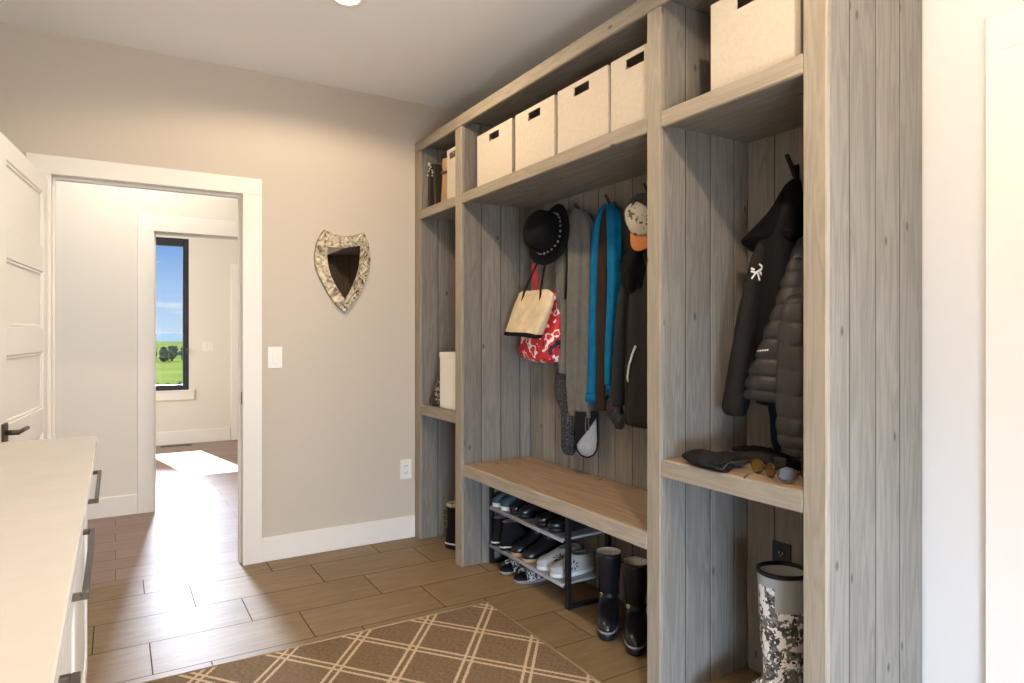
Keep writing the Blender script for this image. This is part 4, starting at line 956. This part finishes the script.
# ------------------------------------------------------------------ hanging things, right bay
RAIN = mat('black_shell', (.008, .0075, .0075), .75, spec=.15, bump=.12, bscale=26)
hj, hb = hang('hooded_jacket', 'black hooded shell jacket with a small white emblem, hanging in the right bay', 'jacket',
     [(1.815, 2.04, 1.475, .015, .014), (1.78, 2.005, 1.462, .035, .028), (1.711, 1.975, 1.452, .058, .04), (1.654, 1.96, 1.457, .075, .05), (1.594, 1.955, 1.469, .08, .066), (1.519, 1.95, 1.467, .082, .072), (1.389, 1.95, 1.465, .082, .080), (1.253, 1.955, 1.468, .08, .090), (1.15, 1.96, 1.475, .076, .100), (1.13, 1.965, 1.475, .06, .09)], RAIN, folds=[(5, .06, .4, .3)], wr=.015, seed=21)
_, hs = hang('', '', '', [(1.60, 1.93, 1.490, .04, .03), (1.545, 1.90, 1.500, .045, .03), (1.458, 1.885, 1.512, .05, .026), (1.356, 1.88, 1.532, .055, .030), (1.235, 1.88, 1.557, .056, .034), (1.112, 1.88, 1.580, .052, .042), (1.015, 1.88, 1.603, .046, .044), (.985, 1.88, 1.600, .03, .03)], mat('brown_black_shell', (.018, .0145, .0125), .75, spec=.15, bump=.12, bscale=26), 'sleeve', hj, wr=.03, seed=22)
# hood: drapes from the hook to a drooping point at the left
mb = garment([(1.763, 1.99, 1.465, 0.04, 0.012), (1.708, 1.965, 1.462, 0.055, 0.031), (1.67, 1.95, 1.469, 0.06, 0.058), (1.634, 1.94, 1.485, 0.06, 0.087), (1.604, 1.93, 1.5, 0.055, 0.105), (1.58, 1.93, 1.5, 0.04, 0.088), (1.559, 1.93, 1.498, 0.025, 0.06)], n=26, seg=32, folds=[(4, .06, .3, .3)], pw=.85, seed=41)
mb.build('hood', mat('black_hood', (.005, .005, .0055), .8, spec=.1), hj, sub=1)
# fossil-bird emblem: a spray of small white bars
polys = []
def bar(y0, z0, y1, z1, w=.0035, x=1.83):
    d = Vector((0, y1-y0, z1-z0)); nrm = Vector((0, -d.z, d.y)).normalized()*w
    a_, b_ = Vector((x, y0, z0)), Vector((x, y1, z1)); polys.append([a_-nrm, b_-nrm, b_+nrm, a_+nrm])
ey, ez = 1.492, 1.480
for (a_, b_, c_, d_) in ((-.022, .022, .006, .002), (.006, .004, -.030, .020), (-.028, .020, -.040, .017), (.006, .004, .022, -.018), (.004, .0, .024, .008), (.002, .0, -.004, -.026), (-.004, .004, -.016, -.014), (.012, .012, .024, .018), (-.012, .020, -.002, .030)):
    bar(ey+a_*1.35, ez+b_, ey+c_*1.35, ez+d_, x=1.865)
WEMB = mat('white_embroidery', (.82, .82, .78), .7)
try: decal(hs, polys, WEMB, 'emblem', (.5, .3, 1.35), off=.003, parent=hj)
except Exception as ex: print('decal', ex)

PUFF = mat('charcoal_down', (.028, .0245, .024), .42, bump=.4, bscale=38, spec=.35)
def puffer(rows, n, q, qn, seed, m=PUFF, name='body', root=None, label='', pn=None):
    return hang('down_jacket', label, 'jacket', rows, m, name, root, n=n, seg=36, quilt=q, qn=qn, wr=.018, seed=seed)
pj, pb = puffer([(1.60, 2.0, 1.352, .02, .02), (1.586, 1.95, 1.352, .04, .035), (1.515, 1.90, 1.334, .055, .05), (1.444, 1.88, 1.328, .062, .068), (1.365, 1.868, 1.327, .07, .090), (1.286, 1.86, 1.330, .078, .118), (1.191, 1.857, 1.345, .084, .146), (1.112, 1.85, 1.350, .085, .168), (1.055, 1.85, 1.355, .078, .172)], 150, .14, 12, 31,
     label='charcoal quilted down jacket hanging in front at the right side of the right bay')
puffer([(1.40, 1.83, 1.275, .03, .03), (1.377, 1.79, 1.277, .042, .045), (1.285, 1.775, 1.277, .050, .056), (1.164, 1.772, 1.276, .052, .062), (1.042, 1.772, 1.277, .052, .064), (.951, 1.775, 1.279, .047, .061), (.905, 1.78, 1.276, .036, .045)], 120, .13, 10, 32, name='sleeve', root=pj)
mb = MB(); mb.quadgrid([[(1.875+.07*math.cos(a_)*k, 1.352+.150*math.sin(a_)*k, z) for a_ in [2*PI*i/24 for i in range(24)]] for z, k in ((1.056, .98), (1.048, 1.01), (1.040, .97))]); mb.build('hem', BTRIM, pj)
polys = []
for k in range(6): bar(1.452-.009*k, 1.215+.001*k, 1.446-.009*k, 1.219+.001*k, w=.0022, x=1.80)
bar(1.454, 1.209, 1.41, 1.212, w=.0018, x=1.80)
try: decal(pb, polys, WEMB, 'chest_mark', (0, 0, 1.27), off=.002, parent=pj)
except Exception as ex: print('decal', ex)
NAVY = mat('navy_lining', (.007, .013, .028), .8, spec=.15, bump=.2, bscale=60)
hang('navy_garment', 'narrow navy garment hanging to the shelf behind the quilted jacket', 'clothing',
     [(1.12, 2.02, 1.49, .03, .05), (1.061, 2.0, 1.503, .03, .05), (.974, 1.985, 1.503, .026, .030), (.904, 1.985, 1.504, .024, .026), (.868, 1.985, 1.500, .018, .02)], NAVY, folds=[(4, .1, .3, .3)], seed=24)
# ------------------------------------------------------------------ things on the right bay shelf
ZS = ZR1+.0012
def blob(rows_fn, m, name, root, sub=1):
    mb = MB(); mb.quadgrid(rows_fn); return mb.build(name, m, root, sub=sub)
# knit neck warmer lying flat, mouth facing the room
t = thing('neck_warmer', 'dark grey fleece neck warmer lying at the front of the right bay shelf', 'neck warmer', (1.70, 1.52, ZS))
FLC = mat('dark_fleece', (.014, .0135, .0135), .9, spec=.15, bump=.35, bscale=150)
rings = []
p0, p1 = Vector((1.700, 1.625, ZS)), Vector((1.675, 1.445, ZS))
for i in range(16):
    f = i/15; c_ = p0.lerp(p1, f); hw = .060+.016*math.sin(f*PI)+.010*f; hh = .015+.008*math.sin(f*PI*.9)+.003*math.sin(f*13)
    if i == 0: hw *= .75; hh *= .6
    rings.append([(c_.x+hw*math.cos(a_)*1.0, c_.y-.010*math.sin(2*a_)+.008*math.sin(a_*3+f*5), max(ZS, ZS+hh+hh*math.sin(a_)*(1+.28*math.sin(4*a_+9*f)))) for a_ in [2*PI*k/28 for k in range(28)]])
mb = MB(); mb.quadgrid(rings, True, True, False); mb.build('body', FLC, t, sub=1)
mb = MB(); mb.quadgrid([rings[-1], [tuple(Vector(p).lerp(Vector((1.675, 1.45, ZS+.024)), .25)+Vector((0, .012, 0))) for p in rings[-1]], [tuple(Vector(p).lerp(Vector((1.68, 1.50, ZS+.024)), .5)+Vector((0, .05, 0))) for p in rings[-1]]], True, False, True); mb.build('mouth', LIND, t)
mb = MB(); mb.tube([(1.645, 1.60, ZS+.020), (1.628, 1.53, ZS+.022), (1.615, 1.46, ZS+.022), (1.64, 1.435, ZS+.034), (1.69, 1.432, ZS+.038)], .004, 8); mb.build('seam', FLC, t)
mb = MB(); mb.box(1.618, 1.621, 1.505, 1.530, ZS+.022, ZS+.029, bev=0); mb.build('white_tag', WEMB, t)
# gloves behind
def glove(label, x, y, ang, z=ZS, m=FLC, s=1.0):
    t = thing('fleece_glove', label, 'glove', (x, y, z), 'dark gloves on the right bay shelf')
    ca, sa = math.cos(ang), math.sin(ang)
    W_ = lambda p: (x+(p[0]*ca-p[1]*sa)*s, y+(p[0]*sa+p[1]*ca)*s, z+p[2]*s)
    mb = MB(); rg = []
    for (u, hw, hh) in ((-.11, .040, .013), (-.08, .042, .016), (-.04, .036, .016), (0, .044, .019), (.04, .047, .018), (.062, .042, .013)):
        rg.append([W_((u, hw*math.cos(a_), max(.0, hh+hh*math.sin(a_)))) for a_ in [2*PI*k/20 for k in range(20)]])
    mb.quadgrid(rg); mb.build('palm', m, t, sub=1)
    for i, (yy, ln) in enumerate(((-.033, .060), (-.011, .074), (.011, .070), (.033, .054))):
        mb = MB(); mb.tube([W_((.05, yy, .014)), W_((.05+ln*.5, yy*1.15, .020)), W_((.05+ln, yy*1.25, .012))], .0115*s, 8, taper=[1, 1, .7]); mb.build('finger', m, t, sub=1)
    mb = MB(); mb.tube([W_((-.005, -.04, .014)), W_((.025, -.068, .017)), W_((.055, -.078, .012))], .0125*s, 8, taper=[1, 1, .7]); mb.build('thumb', m, t, sub=1)
    mb = MB(); mb.quadgrid([[W_((u, .043*math.cos(a_), max(.0, .0165+.0175*math.sin(a_)))) for a_ in [2*PI*k/20 for k in range(20)]] for u in (-.085, -.07)], True, False, False); mb.build('wrist_strap', BTRIM, t)
    return t
glove('dark fleece glove lying flat at the back left of the right bay shelf', 1.955, 1.555, math.radians(78))
glove('dark glove with its cuff toward the wall, behind the neck warmer', 1.865, 1.485, math.radians(112), m=mat('brown_black_fleece', (.026, .020, .016), .85, spec=.15, bump=.3, bscale=150))
# folded strap and sunglasses
t = thing('camera_strap', 'coiled black webbing strap with buckle at the back of the right bay shelf', 'strap', (1.84, 1.36, ZS))
mb = MB()
def band(pts, w, th=.003):
    """flat band standing on edge along pts"""
    rings = []
    for i, p in enumerate(pts):
        a_ = Vector(pts[max(i-1, 0)]); b_ = Vector(pts[min(i+1, len(pts)-1)]); d = (b_-a_).normalized(); nn = Vector((-d.y, d.x, 0)).normalized()*th
        p = Vector(p); rings.append([p-nn, p+nn, p+nn+Vector((0, 0, w)), p-nn+Vector((0, 0, w))])
    mb.quadgrid(rings, smooth=False)
band([(1.815+.042*math.cos(k*.32)*(1-.012*k), 1.335+.036*math.sin(k*.32)*(1-.012*k), ZS+.002*abs(math.sin(k))) for k in range(34)], .036)
band([(1.79, 1.37, ZS), (1.775, 1.40, ZS), (1.785, 1.435, ZS)], .03); mb.build('webbing', BTRIM, t)
mb = MB(); mb.box(1.770, 1.778, 1.315, 1.355, ZS+.002, ZS+.050, bev=.003, rot=Matrix.Rotation(.2, 3, 'Z'), piv=(1.774, 1.335, ZS)); mb.build('buckle', PLB, t)
def sunglasses(label, x, y, ang, ml, mf):
    t = thing('sunglasses', label, 'sunglasses', (x, y, ZS), 'sunglasses on the right bay shelf')
    ca, sa = math.cos(ang), math.sin(ang); W_ = lambda p: (x+p[0]*ca-p[1]*sa, y+p[0]*sa+p[1]*ca, ZS+p[2])
    for s in (-1, 1):
        cx = s*.034; prof = [(cx+.027*math.cos(a_)*(1+.08*math.sin(a_)), .004*math.cos(a_*1.0)*s-.10*(cx+.027*math.cos(a_))**2*8, .024+.021*math.sin(a_)) for a_ in [2*PI*k/24 for k in range(24)]]
        mb = MB(); mb.tube([W_(p) for p in prof], .0028, 6, closed=True); rim = mb.build('rim', mf, t)
        mb = MB(); vs = [mb.bm.verts.new(W_(p)) for p in prof]; mb.bm.faces.new(vs); ln = mb.build('lens', ml, t, recalc=False); md = ln.modifiers.new('thick', 'SOLIDIFY'); md.thickness = .0015
        mb = MB(); mb.tube([W_((s*.064, -.03, .034)), W_((s*.068, .02, .034)), W_((s*.066, .08, .030)), W_((s*.060, .105, .010))], .0026, 6, taper=[1.3, 1, 1, 1.2]); mb.build('temple', mf, t)
    mb = MB(); mb.tube([W_((-.010, 0, .030)), W_((0, .002, .034)), W_((.010, 0, .030))], .0028, 6); mb.build('bridge', mf, t)
    return t
AMB = mat('amber_lens', (.13, .07, .012), .35, spec=.25); TORT = mat('tortoise_frame', (.05, .026, .010), .25); SMOK = mat('smoky_lens', (.04, .03, .02), .35, spec=.25)
sunglasses('amber-lensed sunglasses at the front edge of the right bay shelf', 1.705, 1.345, math.radians(72), AMB, TORT)
sunglasses('smoke-lensed sunglasses half hidden by the right post, at the shelf front', 1.700, 1.215, math.radians(-40), SMOK, TORT)
mb = MB(); mb.tube([(1.80+.018*math.cos(2*PI*k/20), 1.245, ZS+.0215+.018*math.sin(2*PI*k/20)) for k in range(20)], .003, 8, closed=True)
tag(mb.build('key_ring', mat('steel', (.7, .7, .7), .25, metal=1), loc=(1.80, 1.245, ZS)), 'small steel ring standing behind the smoke-lensed sunglasses', 'ring')

# ------------------------------------------------------------------ outdoors beyond the far window
GRASS = mat('meadow', (.060, .085, .022), .95, var=.35, vscale=.12, spec=0); HILLM = mat('distant_hill', (.07, .11, .16), .95, spec=0)  # blue distance haze is put into the hill colour
mb = MB(); mb.box(-160, 160, 9.2, 420, -2.4, -2.0, bev=0); struct(mb.build('ground', GRASS))
mb = MB(); rings = []
for i in range(33):
    x_ = -260+520*i/32; hgt = 1.5+3*(.5+.5*math.sin(i*.7))*(.6+.4*math.sin(i*1.9))
    rings.append([(x_, 400, -2.2), (x_, 440, hgt*.7), (x_, 480, hgt), (x_, 560, -2.2)])
mb.quadgrid(rings, closed=False); struct(mb.build('hills', HILLM))
LEAFG = mat('tree_leaves', (.14, .19, .12), .9, var=.4, vscale=1.5, spec=0); BARK = mat('bark', (.07, .05, .035), .9)  # leaf colour lightened to stand in for distance haze
def tree(label, x, y, h, w, seed, cat='tree', name='broad_tree', group='trees across the meadow'):
    rr_ = random.Random(seed); t = thing(name, label, cat, (x, y, -2.0), group)
    mb = MB(); mb.tube([(x, y, -2.0), (x+.1, y, -2+h*.3), (x, y, -2+h*.6)], h*.035, 8, taper=[1.2, .9, .5]); mb.build('trunk', BARK, t)
    mb = MB()
    for k in range(9):
        a_ = rr_.uniform(0, 6.28); q = rr_.uniform(0, .6); c_ = Vector((x+w*q*math.cos(a_)*.7, y+w*q*math.sin(a_)*.7, -2+h*rr_.uniform(.18, .72))); r_ = w*rr_.uniform(.32, .5)
        tb = bmesh.new(); bmesh.ops.create_icosphere(tb, subdivisions=3, radius=r_)
        for v in tb.verts: v.co = c_ + v.co*(1+.16*math.sin(v.co.x*9/w+k)*math.sin(v.co.y*8/w)+.12*math.sin(v.co.z*13/w+k)+rr_.uniform(-.05, .05))
        mb._merge(tb)
    mb.build('crown', LEAFG, t)
pl = ['leftmost green tree across the meadow, seen through the far window', 'second green tree from the left across the meadow', 'third green tree from the left across the meadow', 'fourth green tree from the left across the meadow', 'fifth green tree from the left across the meadow', 'rightmost green tree across the meadow, seen through the far window']
for i, (x, h, w) in enumerate(((2.6, 2.3, 1.0), (3.9, 2.6, 1.1), (5.1, 2.3, 1.0), (6.2, 2.7, 1.1), (7.4, 2.4, 1.0), (8.7, 2.6, 1.1))): tree(pl[i], x, 92+3.2*(i % 2), h, w, 50+i)
sb = ['low green shrub at the left of the near meadow edge outside the window', 'low green shrub in the middle of the near meadow edge outside the window', 'low green shrub right of the middle of the near meadow edge outside the window']
for i, x in enumerate((2.05, 2.75, 3.45)): tree(sb[i], x, 45, .5, .32, 70+i, 'shrub', 'meadow_shrub', 'shrubs at the near meadow edge')
